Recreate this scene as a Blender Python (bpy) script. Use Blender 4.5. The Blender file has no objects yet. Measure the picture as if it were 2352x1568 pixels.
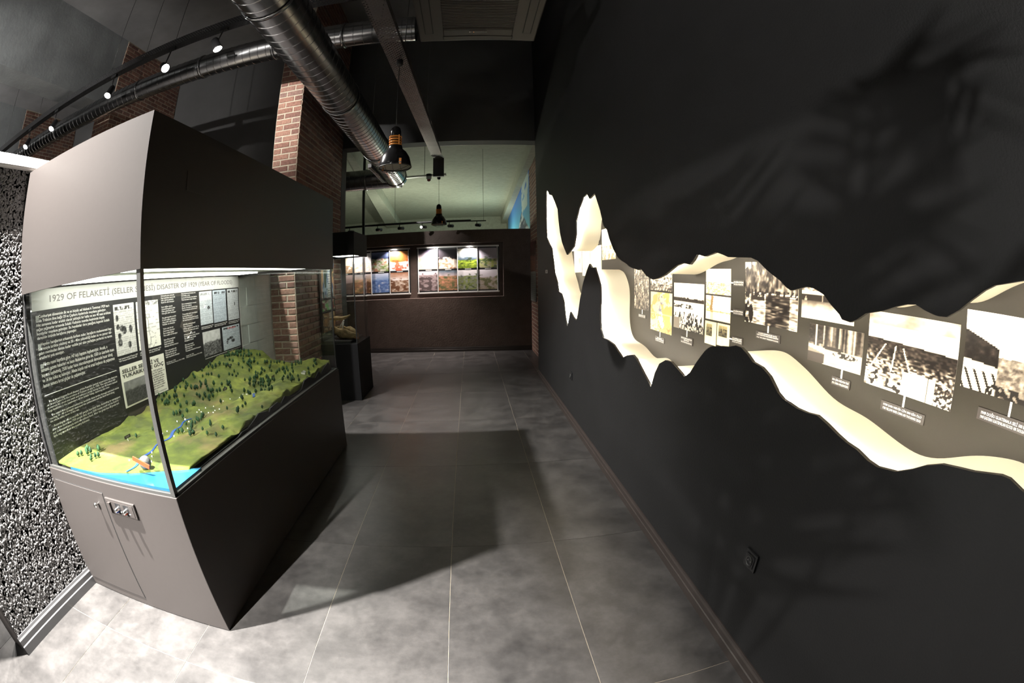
import bpy, bmesh, math, random
import numpy as np
from mathutils import Vector, Matrix
from mathutils.geometry import tessellate_polygon
random.seed(7); RNG = np.random.default_rng(11)
scene = bpy.context.scene
col = scene.collection

# ------------------------------------------------------------------ camera (16 mm equisolid fisheye, full frame)
CAM_H = 1.535
def cam_matrix(yaw, pitch, roll):
    B = Matrix(((1,0,0),(0,0,-1),(0,1,0)))
    return Matrix.Rotation(yaw,3,'Z') @ Matrix.Rotation(pitch,3,'X') @ B @ Matrix.Rotation(roll,3,'Z')
cd = bpy.data.cameras.new('camera'); cam = bpy.data.objects.new('camera', cd); col.objects.link(cam)
cam.matrix_world = Matrix.Translation((0,0,CAM_H)) @ cam_matrix(-0.08909,-0.14804,-0.01671).to_4x4()
cd.type = 'PANO'; cd.sensor_width = 36.0; cd.sensor_height = 24.0; cd.sensor_fit = 'HORIZONTAL'
cd.clip_start = 0.02; cd.clip_end = 100
pc = cd if hasattr(cd,'panorama_type') else cd.cycles
pc.panorama_type = 'FISHEYE_EQUISOLID'
pc.fisheye_lens = 1031.33*36/2352
pc.fisheye_fov = math.radians(200)
scene.camera = cam

# ------------------------------------------------------------------ world, exposure
w = bpy.data.worlds.new('world'); scene.world = w; w.use_nodes = True
w.node_tree.nodes['Background'].inputs[0].default_value = (0.75,0.85,1.0,1)
w.node_tree.nodes['Background'].inputs[1].default_value = 0.0
vs = scene.view_settings
vs.view_transform = 'Standard'; vs.look = 'None'; vs.exposure = 0.0; vs.gamma = 1.0; vs.use_curve_mapping = False
cy = scene.cycles
cy.use_denoising = True; cy.max_bounces = 8; cy.diffuse_bounces = 4; cy.transparent_max_bounces = 16
cy.sample_clamp_indirect = 6.0; cy.caustics_reflective = False; cy.caustics_refractive = False

# ------------------------------------------------------------------ track and ceiling lights, some of them added fill (fixtures are built further down)
NEUTRAL=(1.0,0.965,0.915); COOL=(0.95,0.97,1.0); WARM=(1.0,0.80,0.60)
# (position of the lamp head, aim point, watts, cone degrees, colour)
TRACK_LAMPS = [
 ((-2.64,3.62,4.10),(-0.5,3.9,0.0), 2000,72,NEUTRAL),
 ((-3.40,3.62,4.10),( 0.98,1.4,0.25), 260, 46,NEUTRAL),
 ((-4.46,3.62,4.10),(-4.2,1.5,0.0), 2600,100,NEUTRAL),
 ((-5.90,3.62,4.10),(-5.4,1.2,0.0), 2600,100,NEUTRAL),
 ((-6.80,3.62,4.10),(-6.2,1.2,0.0), 2600,100,NEUTRAL)]
FRONT_LAMPS = [
 ((-2.19,0.69,3.88),(-1.95,0.72,0.0), 9000,80,NEUTRAL),
 ((-3.00,0.50,4.10),(-2.33,4.75,3.55), 1600,23,NEUTRAL),
 ((-2.15,-2.80,3.90),(-1.80,1.31,0.33), 9000,24,NEUTRAL),  # added fill spot, lifts the lower cabinet front
 ((-5.2,-1.2,4.30),(-5.9,4.75,4.7), 1200,46,NEUTRAL),  # added off-view fill for the left hall, towards the middle pillar
 ((-8.6,-0.6,4.30),(-9.0,4.75,5.0), 1100,56,NEUTRAL),  # added off-view fill for the left hall, towards the farthest pillar
 ((-2.75,-2.60,2.75),( 0.9,1.15,1.9), 750, 66,NEUTRAL)]
FAR_FILL = [  # added fill lights that brighten the far ceiling, hidden behind the partition
 ((-1.6,12.2,1.9), 150,(0.95,1.0,0.80)), ((0.2,14.6,1.9), 150,(0.95,1.0,0.80))]

# ================================================================== helpers
def lin(c):
    return tuple((x/12.92 if x<=0.04045 else ((x+0.055)/1.055)**2.4) for x in c)
def rgb(r,g,b): return lin((r/255,g/255,b/255))

def new_mat(name):
    m = bpy.data.materials.new(name); m.use_nodes = True
    nt = m.node_tree; b = nt.nodes['Principled BSDF']
    return m, nt, b
def N(nt, t, **kw):
    n = nt.nodes.new(t)
    for k,v in kw.items():
        if k in n.inputs: n.inputs[k].default_value = v
        else: setattr(n,k,v)
    return n
def ramp(nt, stops):
    r = nt.nodes.new('ShaderNodeValToRGB'); e = r.color_ramp.elements
    while len(e)<len(stops): e.new(0.5)
    for el,(p,c) in zip(e,stops): el.position=p; el.color=(*c,1)
    return r
def mat(name, c, rough=0.5, metal=0.0, spec=0.5, var=0.0, scale=6.0, bump=0.0, bscale=80.0, coat=0.0, em=None, emc=None, detail=6.0):
    m, nt, b = new_mat(name)
    b.inputs['Base Color'].default_value = (*c,1); b.inputs['Roughness'].default_value = rough
    b.inputs['Metallic'].default_value = metal; b.inputs['Specular IOR Level'].default_value = spec
    if coat: b.inputs['Coat Weight'].default_value = coat; b.inputs['Coat Roughness'].default_value = 0.08
    tc = N(nt,'ShaderNodeTexCoord')
    if var:
        n = N(nt,'ShaderNodeTexNoise', Scale=scale, Detail=detail, Roughness=0.6); nt.links.new(tc.outputs['Object'], n.inputs['Vector'])
        lo = tuple(max(0,x*(1-var)) for x in c); hi = tuple(min(1,x*(1+var)) for x in c)
        r = ramp(nt, [(0.3,lo),(0.7,hi)]); nt.links.new(n.outputs['Fac'], r.inputs['Fac']); nt.links.new(r.outputs['Color'], b.inputs['Base Color'])
    if bump:
        n2 = N(nt,'ShaderNodeTexNoise', Scale=bscale, Detail=4.0, Roughness=0.6); nt.links.new(tc.outputs['Object'], n2.inputs['Vector'])
        bp = N(nt,'ShaderNodeBump', Strength=min(1,bump), Distance=0.01*max(1,bump)); nt.links.new(n2.outputs['Fac'], bp.inputs['Height']); nt.links.new(bp.outputs['Normal'], b.inputs['Normal'])
    if em:
        b.inputs['Emission Color'].default_value = (*(emc or c),1); b.inputs['Emission Strength'].default_value = em
    return m

class MB:
    """collects boxes, tubes and lathed shapes in world coordinates; build() links them as ONE mesh object"""
    def __init__(s): s.v=[]; s.f=[]; s.sm=[]
    def add(s, vs, fs, smooth=False):
        o=len(s.v); s.v += [tuple(v) for v in vs]; s.f += [tuple(i+o for i in f) for f in fs]; s.sm += [smooth]*len(fs); return s
    def box(s, a, b):
        x0,y0,z0=a; x1,y1,z1=b
        return s.add([(x0,y0,z0),(x1,y0,z0),(x1,y1,z0),(x0,y1,z0),(x0,y0,z1),(x1,y0,z1),(x1,y1,z1),(x0,y1,z1)],
              [(0,3,2,1),(4,5,6,7),(0,1,5,4),(1,2,6,5),(2,3,7,6),(3,0,4,7)])
    def hexa(s, p):   # eight corners: bottom four, top four
        return s.add(p,[(0,3,2,1),(4,5,6,7),(0,1,5,4),(1,2,6,5),(2,3,7,6),(3,0,4,7)])
    def tube(s, p0, p1, r, n=12, r1=None, cap=True):
        p0=Vector(p0); p1=Vector(p1); r1 = r if r1 is None else r1
        d=(p1-p0).normalized(); a=d.orthogonal().normalized(); b=d.cross(a)
        vs=[p0+(a*math.cos(t)+b*math.sin(t))*r for t in [2*math.pi*i/n for i in range(n)]]+[p1+(a*math.cos(t)+b*math.sin(t))*r1 for t in [2*math.pi*i/n for i in range(n)]]
        s.add(vs,[(i,(i+1)%n,n+(i+1)%n,n+i) for i in range(n)],True)
        if cap: s.add(vs,[tuple(range(n))[::-1],tuple(range(n,2*n))])
        return s
    def path(s, pts, r, n=8, cap=True):
        pts=[Vector(p) for p in pts]; rings=[]; up=None
        rs = r if isinstance(r,(list,tuple)) else [r]*len(pts)
        for i,p in enumerate(pts):
            d=(pts[min(i+1,len(pts)-1)]-pts[max(i-1,0)]).normalized()
            a = d.orthogonal().normalized() if up is None else (up-d*up.dot(d)).normalized(); up=a; b=d.cross(a)
            rings.append([p+(a*math.cos(2*math.pi*k/n)+b*math.sin(2*math.pi*k/n))*rs[i] for k in range(n)])
        vs=[v for r_ in rings for v in r_]; fs=[]
        for i in range(len(rings)-1):
            for k in range(n): fs.append((i*n+k,i*n+(k+1)%n,(i+1)*n+(k+1)%n,(i+1)*n+k))
        s.add(vs,fs,True)
        if cap: s.add(vs,[tuple(range(n))[::-1],tuple(range(len(vs)-n,len(vs)))])
        return s
    def lathe(s, prof, c, n=24, axis=None, cap=False):
        c=Vector(c)
        d=Vector((0,0,1)) if axis is None else Vector(axis).normalized()
        a=d.orthogonal().normalized() if axis is not None else Vector((1,0,0)); b=d.cross(a)
        vs=[]; fs=[]
        for (r,z) in prof:
            for k in range(n):
                t=2*math.pi*k/n; vs.append(c+d*z+(a*math.cos(t)+b*math.sin(t))*r)
        for i in range(len(prof)-1):
            for k in range(n): fs.append((i*n+k,i*n+(k+1)%n,(i+1)*n+(k+1)%n,(i+1)*n+k))
        s.add(vs,fs,True)
        if cap: s.add(vs,[tuple(range(n))[::-1],tuple(range(len(vs)-n,len(vs)))])
        return s
    def prism(s, poly, f0, f1):
        """poly: 2D outline; f0,f1 map a 2D point to the two 3D ends"""
        n=len(poly); vs=[f0(p) for p in poly]+[f1(p) for p in poly]
        tri=tessellate_polygon([[Vector((p[0],p[1],0)) for p in poly]])
        fs=[tuple(t) for t in tri]+[tuple(i+n for i in t[::-1]) for t in tri]+[(i,(i+1)%n,n+(i+1)%n,n+i) for i in range(n)]
        return s.add(vs,fs)
    def strips(s, prof, c, axis, n=36):
        """lathe whose rings keep crisp edges: every ring is a strip of its own"""
        for a,b in zip(prof[:-1],prof[1:]): s.lathe([a,b],c,n,axis)
        return s
    def mesh(s, name, off=(0,0,0)):
        me=bpy.data.meshes.new(name); o=Vector(off)
        me.from_pydata([tuple(Vector(v)-o) for v in s.v],[],s.f); me.polygons.foreach_set('use_smooth', s.sm)
        return me
    def build(s, name, m, parent=None, merge=True, **tags):
        off = wloc(parent) if parent else Vector((0,0,0))
        me=s.mesh(name,off)
        if not merge: return link(name, me, m, parent, **tags)
        bm=bmesh.new(); bm.from_mesh(me); bmesh.ops.remove_doubles(bm,verts=bm.verts,dist=1e-6); bmesh.ops.recalc_face_normals(bm,faces=bm.faces); bm.to_mesh(me); bm.free()
        return link(name, me, m, parent, **tags)
def wloc(o):
    v=Vector((0,0,0))
    while o is not None: v+=o.location; o=o.parent
    return v
def link(name, me, m=None, parent=None, loc=None, rot=None, label=None, cat=None, group=None, kind=None):
    o=bpy.data.objects.new(name, me); col.objects.link(o)
    if m is not None and me is not None and not me.materials: me.materials.append(m)
    if parent is not None: o.parent=parent
    if loc is not None: o.location = Vector(loc)-(wloc(parent) if parent else Vector((0,0,0)))
    if rot is not None: o.rotation_euler = rot
    for k,v in (('label',label),('category',cat),('group',group),('kind',kind)):
        if v: o[k]=v
    return o
def thing(name, label, cat, loc=(0,0,0), group=None):
    return link(name, None, loc=loc, label=label, cat=cat, group=group)
def box(name, a, b, m, parent=None, **k): return MB().box(a,b).build(name,m,parent,**k)
def bevel(o, wd=0.004, seg=2):
    md=o.modifiers.new('bevel','BEVEL'); md.width=wd; md.segments=seg; md.limit_method='ANGLE'; return o

def spot(name, loc, target, watts, deg, c, radius=0.03, blend=1.0):
    l=bpy.data.lights.new(name,'SPOT'); l.energy=watts; l.spot_size=math.radians(deg); l.spot_blend=blend; l.color=c; l.shadow_soft_size=radius
    o=bpy.data.objects.new(name,l); col.objects.link(o); o.location=loc
    o.rotation_euler=(Vector(target)-Vector(loc)).to_track_quat('-Z','Y').to_euler(); return o

# -------- flat print: a fine grid whose colours are painted point by point
def vnoise(u,v,sx,sy,seed):
    r=np.random.default_rng(seed); g=r.random((64,64)); x=u*sx; y=v*sy
    xi=np.floor(x).astype(int); yi=np.floor(y).astype(int); fx=x-xi; fy=y-yi; fx=fx*fx*(3-2*fx); fy=fy*fy*(3-2*fy)
    a=g[xi%64,yi%64]; b=g[(xi+1)%64,yi%64]; c=g[xi%64,(yi+1)%64]; d=g[(xi+1)%64,(yi+1)%64]
    return (a*(1-fx)+b*fx)*(1-fy)+(c*(1-fx)+d*fx)*fy
def fbm(u,v,s,seed,asp=1.0,oct=4):
    t=0*u; a=0.5
    for i in range(oct): t=t+a*vnoise(u,v,s*2**i,s*asp*2**i,seed+i); a*=0.5
    return t/0.94
def mixc(a,b,t): t=np.clip(t,0,1)[...,None]; return np.asarray(a)*(1-t)+np.asarray(b)*t
def C(r,g,b): return np.array([r,g,b])/255.0
def step(x,e,w=0.02): return np.clip((x-e)/w+0.5,0,1)
PRINT=None
def print_mat():
    global PRINT
    if PRINT is None:
        m,nt,b=new_mat('photo_print'); a=N(nt,'ShaderNodeAttribute',attribute_name='Col'); nt.links.new(a.outputs['Color'],b.inputs['Base Color']); b.inputs['Roughness'].default_value=0.45; b.inputs['Specular IOR Level'].default_value=0.25; PRINT=m
    return PRINT
def print_mesh(name, fn, paint, nu, nv, t):
    """fn(u,v,d) -> world point at depth d behind the printed face; the sheet has thickness t"""
    us=np.linspace(0,1,nu+1); vs=np.linspace(0,1,nv+1); U,V=np.meshgrid(us,vs)
    o=np.array(fn(0,0,0)); ex=np.array(fn(1,0,0))-o; ey=np.array(fn(0,1,0))-o; ez=np.array(fn(0,0,1))-o
    P=o+U[...,None]*ex+V[...,None]*ey; Q=np.array([o+a*ex+b*ey+t*ez for a,b in((0,0),(1,0),(1,1),(0,1))])
    verts=np.concatenate([P.reshape(-1,3),Q]); n=nu+1
    I=np.arange(nu)[None,:]+n*np.arange(nv)[:,None]
    quads=np.stack([I,I+1,I+1+n,I+n],-1).reshape(-1,4).tolist(); k=len(verts)-4
    c0,c1,c2,c3=0,nu,n*(nv+1)-1,n*nv
    quads+=[[k,k+3,k+2,k+1],[c0,k,k+1,c1],[c1,k+1,k+2,c2],[c2,k+2,k+3,c3],[c3,k+3,k,c0]]
    me=bpy.data.meshes.new(name); me.from_pydata(verts.tolist(),[],quads)
    rgbv=np.clip(paint(U,V),0,1); L=np.where(rgbv<=0.04045,rgbv/12.92,((rgbv+0.055)/1.055)**2.4)
    cols=np.ones((len(verts),4),np.float32); cols[:-4,:3]=L.reshape(-1,3); cols[-4:,:3]=0.3
    at=me.color_attributes.new('Col','FLOAT_COLOR','POINT'); at.data.foreach_set('color',cols.ravel())
    return me
def photo(name, fn, paint, parent=None, nu=64, nv=48, t=0.003, **k):
    me=print_mesh(name,fn,paint,nu,nv,t)
    if parent is not None: me.transform(Matrix.Translation(-wloc(parent)))
    return link(name,me,print_mat(),parent,**k)

# -------- lettering
def text(name, body, fn, m, parent=None, align='LEFT', space=1.0, bold=0.0, **k):
    """fills the unit rectangle of fn(u,v,d) with the lettering"""
    cu=bpy.data.curves.new(name,'FONT'); cu.body=body; cu.align_x=align; cu.space_line=space; cu.resolution_u=2; cu.offset=bold
    ob=bpy.data.objects.new(name,cu); me=bpy.data.meshes.new_from_object(ob)
    bpy.data.objects.remove(ob); bpy.data.curves.remove(cu)
    n=len(me.vertices)
    if n==0: return None
    co=np.empty(n*3); me.vertices.foreach_get('co',co); co=co.reshape(-1,3); lo=co.min(0); hi=co.max(0)
    u=(co[:,0]-lo[0])/(hi[0]-lo[0]); v=(co[:,1]-lo[1])/(hi[1]-lo[1])
    o=np.array(fn(0,0,0)); ex=np.array(fn(1,0,0))-o; ey=np.array(fn(0,1,0))-o
    W=o+u[:,None]*ex+v[:,None]*ey - (np.array(wloc(parent)) if parent else 0)
    me.vertices.foreach_set('co',W.ravel()); me.update(); me.name=name; me.materials.clear()
    return link(name,me,m,parent,**k)
def on_left(x,y0,y1,z0,z1):    # a sheet facing +x; u runs along +y
    return lambda u,v,d: (x-d, y0+u*(y1-y0), z0+v*(z1-z0))
def on_right(x,y0,y1,z0,z1):   # a sheet facing -x; u runs along -y (y0 is the left edge, larger y)
    return lambda u,v,d: (x+d, y0+u*(y1-y0), z0+v*(z1-z0))
def fwy(x): return 9.10-0.0634*x
def on_far(x0,x1,z0,z1,d0):    # on the far partition, d0 in front of its face
    return lambda u,v,d: (x0+u*(x1-x0), fwy(x0+u*(x1-x0))-d0+d, z0+v*(z1-z0))

# ================================================================== materials
M={}
def tile_mat():
    m,nt,b=new_mat('slate_tile'); oi=N(nt,'ShaderNodeObjectInfo'); g=N(nt,'ShaderNodeNewGeometry')
    n1=N(nt,'ShaderNodeTexNoise',Scale=4.2,Detail=8.0,Roughness=0.65); n2=N(nt,'ShaderNodeTexNoise',Scale=26.0,Detail=5.0,Roughness=0.7)
    ad=N(nt,'ShaderNodeVectorMath',operation='ADD'); cx=N(nt,'ShaderNodeCombineXYZ'); mu=N(nt,'ShaderNodeMath',operation='MULTIPLY'); mu.inputs[1].default_value=50
    nt.links.new(oi.outputs['Random'],mu.inputs[0]); nt.links.new(mu.outputs[0],cx.inputs[2]); nt.links.new(g.outputs['Position'],ad.inputs[0]); nt.links.new(cx.outputs[0],ad.inputs[1])
    for n in(n1,n2): nt.links.new(ad.outputs[0],n.inputs['Vector'])
    mx=N(nt,'ShaderNodeMath',operation='MULTIPLY_ADD'); mx.inputs[1].default_value=0.28; nt.links.new(n2.outputs['Fac'],mx.inputs[0]); nt.links.new(n1.outputs['Fac'],mx.inputs[2])
    r=ramp(nt,[(0.42,(0.022,0.0208,0.0205)),(0.62,(0.040,0.0378,0.0368)),(0.85,(0.067,0.063,0.061))]); nt.links.new(mx.outputs[0],r.inputs['Fac']); nt.links.new(r.outputs['Color'],b.inputs['Base Color'])
    rr=N(nt,'ShaderNodeMapRange'); rr.inputs['To Min'].default_value=0.30; rr.inputs['To Max'].default_value=0.46; nt.links.new(n1.outputs['Fac'],rr.inputs['Value']); nt.links.new(rr.outputs['Result'],b.inputs['Roughness'])
    bp=N(nt,'ShaderNodeBump',Strength=0.12,Distance=0.002); nt.links.new(n2.outputs['Fac'],bp.inputs['Height']); nt.links.new(bp.outputs['Normal'],b.inputs['Normal'])
    return m
M['tile']=tile_mat()
M['grout']=mat('tan_grout',(0.30,0.26,0.20),0.9,var=0.15,scale=30)
M['black_plaster']=mat('black_wall_plaster',(0.015,0.015,0.0155),0.62,spec=0.3,var=0.12,scale=3,bump=0.22,bscale=110)
M['hall_dark']=mat('dark_grey_paint',(0.055,0.055,0.056),0.8,var=0.15,scale=1.5,bump=0.1,bscale=40)
M['hall_ceiling']=mat('grey_ceiling_paint',(0.20,0.20,0.205),0.85,var=0.2,scale=1.2)
M['beam_paint']=mat('grey_beam_paint',(0.30,0.32,0.33),0.8,var=0.2,scale=2,bump=0.2,bscale=20)
M['pale_ceiling']=mat('pale_green_plaster',(0.36,0.37,0.30),0.85,var=0.12,scale=9,bump=0.3,bscale=60)
M['brown_plaster']=mat('dark_brown_textured_plaster',(0.12,0.088,0.075),0.6,spec=0.4,var=0.15,scale=6,bump=1.0,bscale=38)
M['brown_skirt']=mat('dark_brown_skirting',(0.038,0.030,0.027),0.38,var=0.1,scale=8)
M['alu_skirt']=mat('grey_satin_skirting',(0.12,0.12,0.123),0.32,metal=0.3,spec=0.6)
M['stucco']=mat('charcoal_rough_stucco',(0.19,0.187,0.187),0.40,spec=0.7,var=0.3,scale=60)
M['white_trim']=mat('white_painted_trim',(0.72,0.71,0.69),0.5)
M['block']=mat('pale_grey_painted_block',(0.62,0.63,0.61),0.8,var=0.06,scale=14,bump=0.2,bscale=60)
M['mortar']=mat('pale_lime_mortar',(0.47,0.41,0.32),0.95,var=0.15,scale=30,bump=0.5,bscale=90)
def brick_mat():
    m,nt,b=new_mat('red_brick'); oi=N(nt,'ShaderNodeObjectInfo'); g=N(nt,'ShaderNodeNewGeometry')
    wn=N(nt,'ShaderNodeTexWhiteNoise',noise_dimensions='3D'); nt.links.new(oi.outputs['Location'],wn.inputs['Vector'])
    r=ramp(nt,[(0.0,(0.17,0.085,0.068)),(0.35,(0.25,0.125,0.092)),(0.7,(0.31,0.17,0.125)),(1.0,(0.20,0.125,0.11))]); nt.links.new(wn.outputs['Value'],r.inputs['Fac'])
    n=N(nt,'ShaderNodeTexNoise',Scale=45.0,Detail=6.0,Roughness=0.7); nt.links.new(g.outputs['Position'],n.inputs['Vector'])
    mr=N(nt,'ShaderNodeMapRange'); mr.inputs['From Min'].default_value=0.3; mr.inputs['From Max'].default_value=0.7; mr.inputs['To Min'].default_value=0.6; mr.inputs['To Max'].default_value=1.3; nt.links.new(n.outputs['Fac'],mr.inputs['Value'])
    mm=N(nt,'ShaderNodeVectorMath',operation='SCALE'); nt.links.new(r.outputs['Color'],mm.inputs[0]); nt.links.new(mr.outputs['Result'],mm.inputs['Scale']); nt.links.new(mm.outputs[0],b.inputs['Base Color'])
    b.inputs['Roughness'].default_value=0.85
    bp=N(nt,'ShaderNodeBump',Strength=0.7,Distance=0.004); nt.links.new(n.outputs['Fac'],bp.inputs['Height']); nt.links.new(bp.outputs['Normal'],b.inputs['Normal'])
    return m
M['brick']=brick_mat()
M['cabinet']=mat('warm_grey_lacquer',(0.033,0.029,0.0275),0.45,spec=0.25,var=0.03,scale=40)
M['gap']=mat('shadow_gap_black',(0.008,0.008,0.008),0.8)
M['black_metal']=mat('black_powder_coat',(0.012,0.012,0.013),0.4)
M['grey_metal']=mat('grey_anodised_profile',(0.06,0.06,0.058),0.4,metal=0.4)
M['dark_glossy']=mat('black_gloss_board',(0.014,0.014,0.015),0.2)
M['duct']=mat('galvanised_duct',(0.30,0.30,0.305),0.25,metal=1.0,var=0.15,scale=5)
M['bead']=mat('silver_glitter_bead',(0.80,0.80,0.78),0.35,metal=0.2,spec=0.8)
M['case_black']=mat('matt_black_case',(0.010,0.010,0.011),0.75,spec=0.15)
M['chrome']=mat('bright_steel',(0.75,0.75,0.74),0.18,metal=1.0)
M['white_plastic']=mat('white_plastic',(0.6,0.6,0.58),0.45)
M['ac_plastic']=mat('warm_white_ac_plastic',(0.042,0.035,0.030),0.5)
M['orange']=mat('orange_plastic',(0.75,0.26,0.025),0.4)
M['lamp_black']=mat('gloss_black_lamp',(0.010,0.010,0.011),0.18,spec=0.6)
M['lamp_white']=mat('lamp_reflector_white',(0.55,0.52,0.50),0.5)
M['cream']=mat('cream_niche_reveal',(0.86,0.80,0.65),0.6,spec=0.3)
M['olive']=mat('olive_brown_niche_board',(0.0115,0.0095,0.0062),0.6,spec=0.3,var=0.05,scale=12)
M['plate']=mat('brown_caption_plate',(0.016,0.012,0.011),0.5)
M['white_ink']=mat('white_lettering',(0.80,0.79,0.76),0.6)
M['black_ink']=mat('black_lettering',(0.015,0.015,0.015),0.6)
M['grey_ink']=mat('grey_title_lettering',(0.13,0.12,0.115),0.6)
M['red_ink']=mat('red_lettering',(0.65,0.05,0.03),0.6)
M['header']=mat('pale_grey_title_band',(0.50,0.50,0.485),0.55)
M['board_black']=mat('black_information_print',(0.016,0.016,0.017),0.38)
M['bullet']=mat('grey_bullet_square',(0.30,0.31,0.29),0.6)
def glass_mat():
    m=bpy.data.materials.new('clear_sheet_glass'); m.use_nodes=True; nt=m.node_tree; nt.nodes.clear()
    o=N(nt,'ShaderNodeOutputMaterial'); mx=N(nt,'ShaderNodeMixShader'); f=N(nt,'ShaderNodeFresnel',IOR=1.33); t=N(nt,'ShaderNodeBsdfTransparent'); t.inputs[0].default_value=(0.955,0.975,0.965,1); g=N(nt,'ShaderNodeBsdfGlossy',Roughness=0.0)
    gm=N(nt,'ShaderNodeNewGeometry'); mr=N(nt,'ShaderNodeMapRange'); mr.inputs['To Min'].default_value=1.33; mr.inputs['To Max'].default_value=1/1.33; nt.links.new(gm.outputs['Backfacing'],mr.inputs['Value']); nt.links.new(mr.outputs['Result'],f.inputs['IOR'])
    nt.links.new(f.outputs[0],mx.inputs[0]); nt.links.new(t.outputs[0],mx.inputs[1]); nt.links.new(g.outputs[0],mx.inputs[2]); nt.links.new(mx.outputs[0],o.inputs[0]); return m
M['glass']=glass_mat()
def emit(name,c,s): return mat(name,(0.8,0.8,0.8),0.5,em=s,emc=c)
M['case_led']=emit('case_led_panel',(1.0,0.97,0.88),8.5)
M['niche_led']=emit('niche_led_strip',(1.0,0.90,0.73),195.0)
M['lens']=emit('lit_lamp_lens',(1.0,0.97,0.92),60.0)
def perforated(name,c,sc,hole,metal=0.7):
    """sheet metal with punched round holes in a staggered grid"""
    m=bpy.data.materials.new(name); m.use_nodes=True; nt=m.node_tree; b=nt.nodes['Principled BSDF']; o=nt.nodes['Material Output']
    b.inputs['Base Color'].default_value=(*c,1); b.inputs['Metallic'].default_value=metal; b.inputs['Roughness'].default_value=0.42
    tc=N(nt,'ShaderNodeTexCoord'); mp=N(nt,'ShaderNodeMapping'); mp.inputs['Rotation'].default_value=(0,0,math.radians(45)); mp.inputs['Scale'].default_value=(sc,sc,sc)
    vo=N(nt,'ShaderNodeTexVoronoi',Scale=1.0,Randomness=0.0); vo.voronoi_dimensions='2D'
    nt.links.new(tc.outputs['UV'],mp.inputs['Vector']); nt.links.new(mp.outputs[0],vo.inputs['Vector'])
    lt=N(nt,'ShaderNodeMath',operation='LESS_THAN'); lt.inputs[1].default_value=hole; nt.links.new(vo.outputs['Distance'],lt.inputs[0])
    tr=N(nt,'ShaderNodeBsdfTransparent'); mx=N(nt,'ShaderNodeMixShader'); nt.links.new(lt.outputs[0],mx.inputs[0]); nt.links.new(b.outputs[0],mx.inputs[1]); nt.links.new(tr.outputs[0],mx.inputs[2]); nt.links.new(mx.outputs[0],o.inputs[0]); return m
M['perf']=perforated('perforated_tray_steel',(0.17,0.155,0.15),42,0.30)
M['perf_black']=perforated('perforated_black_channel',(0.03,0.03,0.032),40,0.2,0.3)
M['perf_white']=perforated('perforated_white_strip',(0.55,0.53,0.50),50,0.26,0.0)
def add_uv(o,fu):
    """planar uv in metres; fu maps a local vertex to (u,v)"""
    me=o.data; uv=me.uv_layers.new(name='UVMap')
    for l in me.loops: uv.data[l.index].uv=fu(me.vertices[l.vertex_index].co)

# ================================================================== the setting
HALL_Z=5.87; TH=0.015
# ---- floor: slab under, grout bed, then every tile a piece of its own
floor=box('floor',(-14,-4,-0.12),(3.0,21,-0.002),M['grout'],kind='structure')
TX0=-0.175; TY0=4.621
tme=MB().box((0.0015,0.0015,-0.010),(0.5985,1.1985,0.0)).mesh('tile'); tme.materials.append(M['tile'])
for i in range(-11,3):
    for j in range(-4,6):
        x=TX0+0.6*i; y=TY0-1.2*j
        if x<-4.9 and y>1.5: continue
        if x>1.0 and y<6.5: continue
        link('tile',tme,None,floor,loc=(x,y,0.0))
box('subfloor',(-14,9.425,-0.0018),(3,21,-0.0010),M['tile'],floor)
box('subfloor',(-14,-4,-0.0018),(-4.95,6.85,-0.0010),M['tile'],floor)

# ---- right wall: black plastered board with the mountain-shaped opening, cream reveal behind, olive back board
LOW=[(5.817,2.562),(5.857,2.265),(5.832,2.037),(5.691,1.954),(5.489,1.868),(5.364,1.675),(5.329,1.574),(5.161,1.457),(5.082,1.345),(4.922,1.322),(4.806,1.25),(4.705,1.06),(4.609,0.99),(4.533,1.076),(4.466,1.154),(4.341,1.116),(4.202,1.093),(4.137,1.156),(4.049,1.305),(3.914,1.475),(3.787,1.574),(3.705,1.626),(3.629,1.591),(3.541,1.594),(3.46,1.526),(3.388,1.451),(3.377,1.342),(3.394,1.241),(3.374,1.113),(3.304,1.051),(3.175,1.048),(3.041,1.037),(2.945,1.007),(2.84,0.977),(2.741,1.01),(2.639,1.032),(2.574,1.017),(2.449,0.956),(2.32,0.901),(2.271,0.994),(2.216,1.057),(2.138,1.091),(2.067,1.096),(2.007,1.08),(1.908,1.053),(1.851,1.084),(1.788,1.149),(1.716,1.212),(1.668,1.239),(1.587,1.253),(1.521,1.26),(1.47,1.274),(1.428,1.272),(1.384,1.254),(1.344,1.232),(1.283,1.224),(1.23,1.202),(1.203,1.181),(1.174,1.159),(1.14,1.145),(1.063,1.134),(1.007,1.134),(0.956,1.14),(0.906,1.128),(0.852,1.112),(0.81,1.102),(0.759,1.097),(0.707,1.083),(0.666,1.079),(0.595,1.091),(0.546,1.114),(0.501,1.14),(0.448,1.161),(0.393,1.17),(0.345,1.177),(0.26,1.196),(0.231,1.197),(0.203,1.19),(0.178,1.184)]
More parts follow.
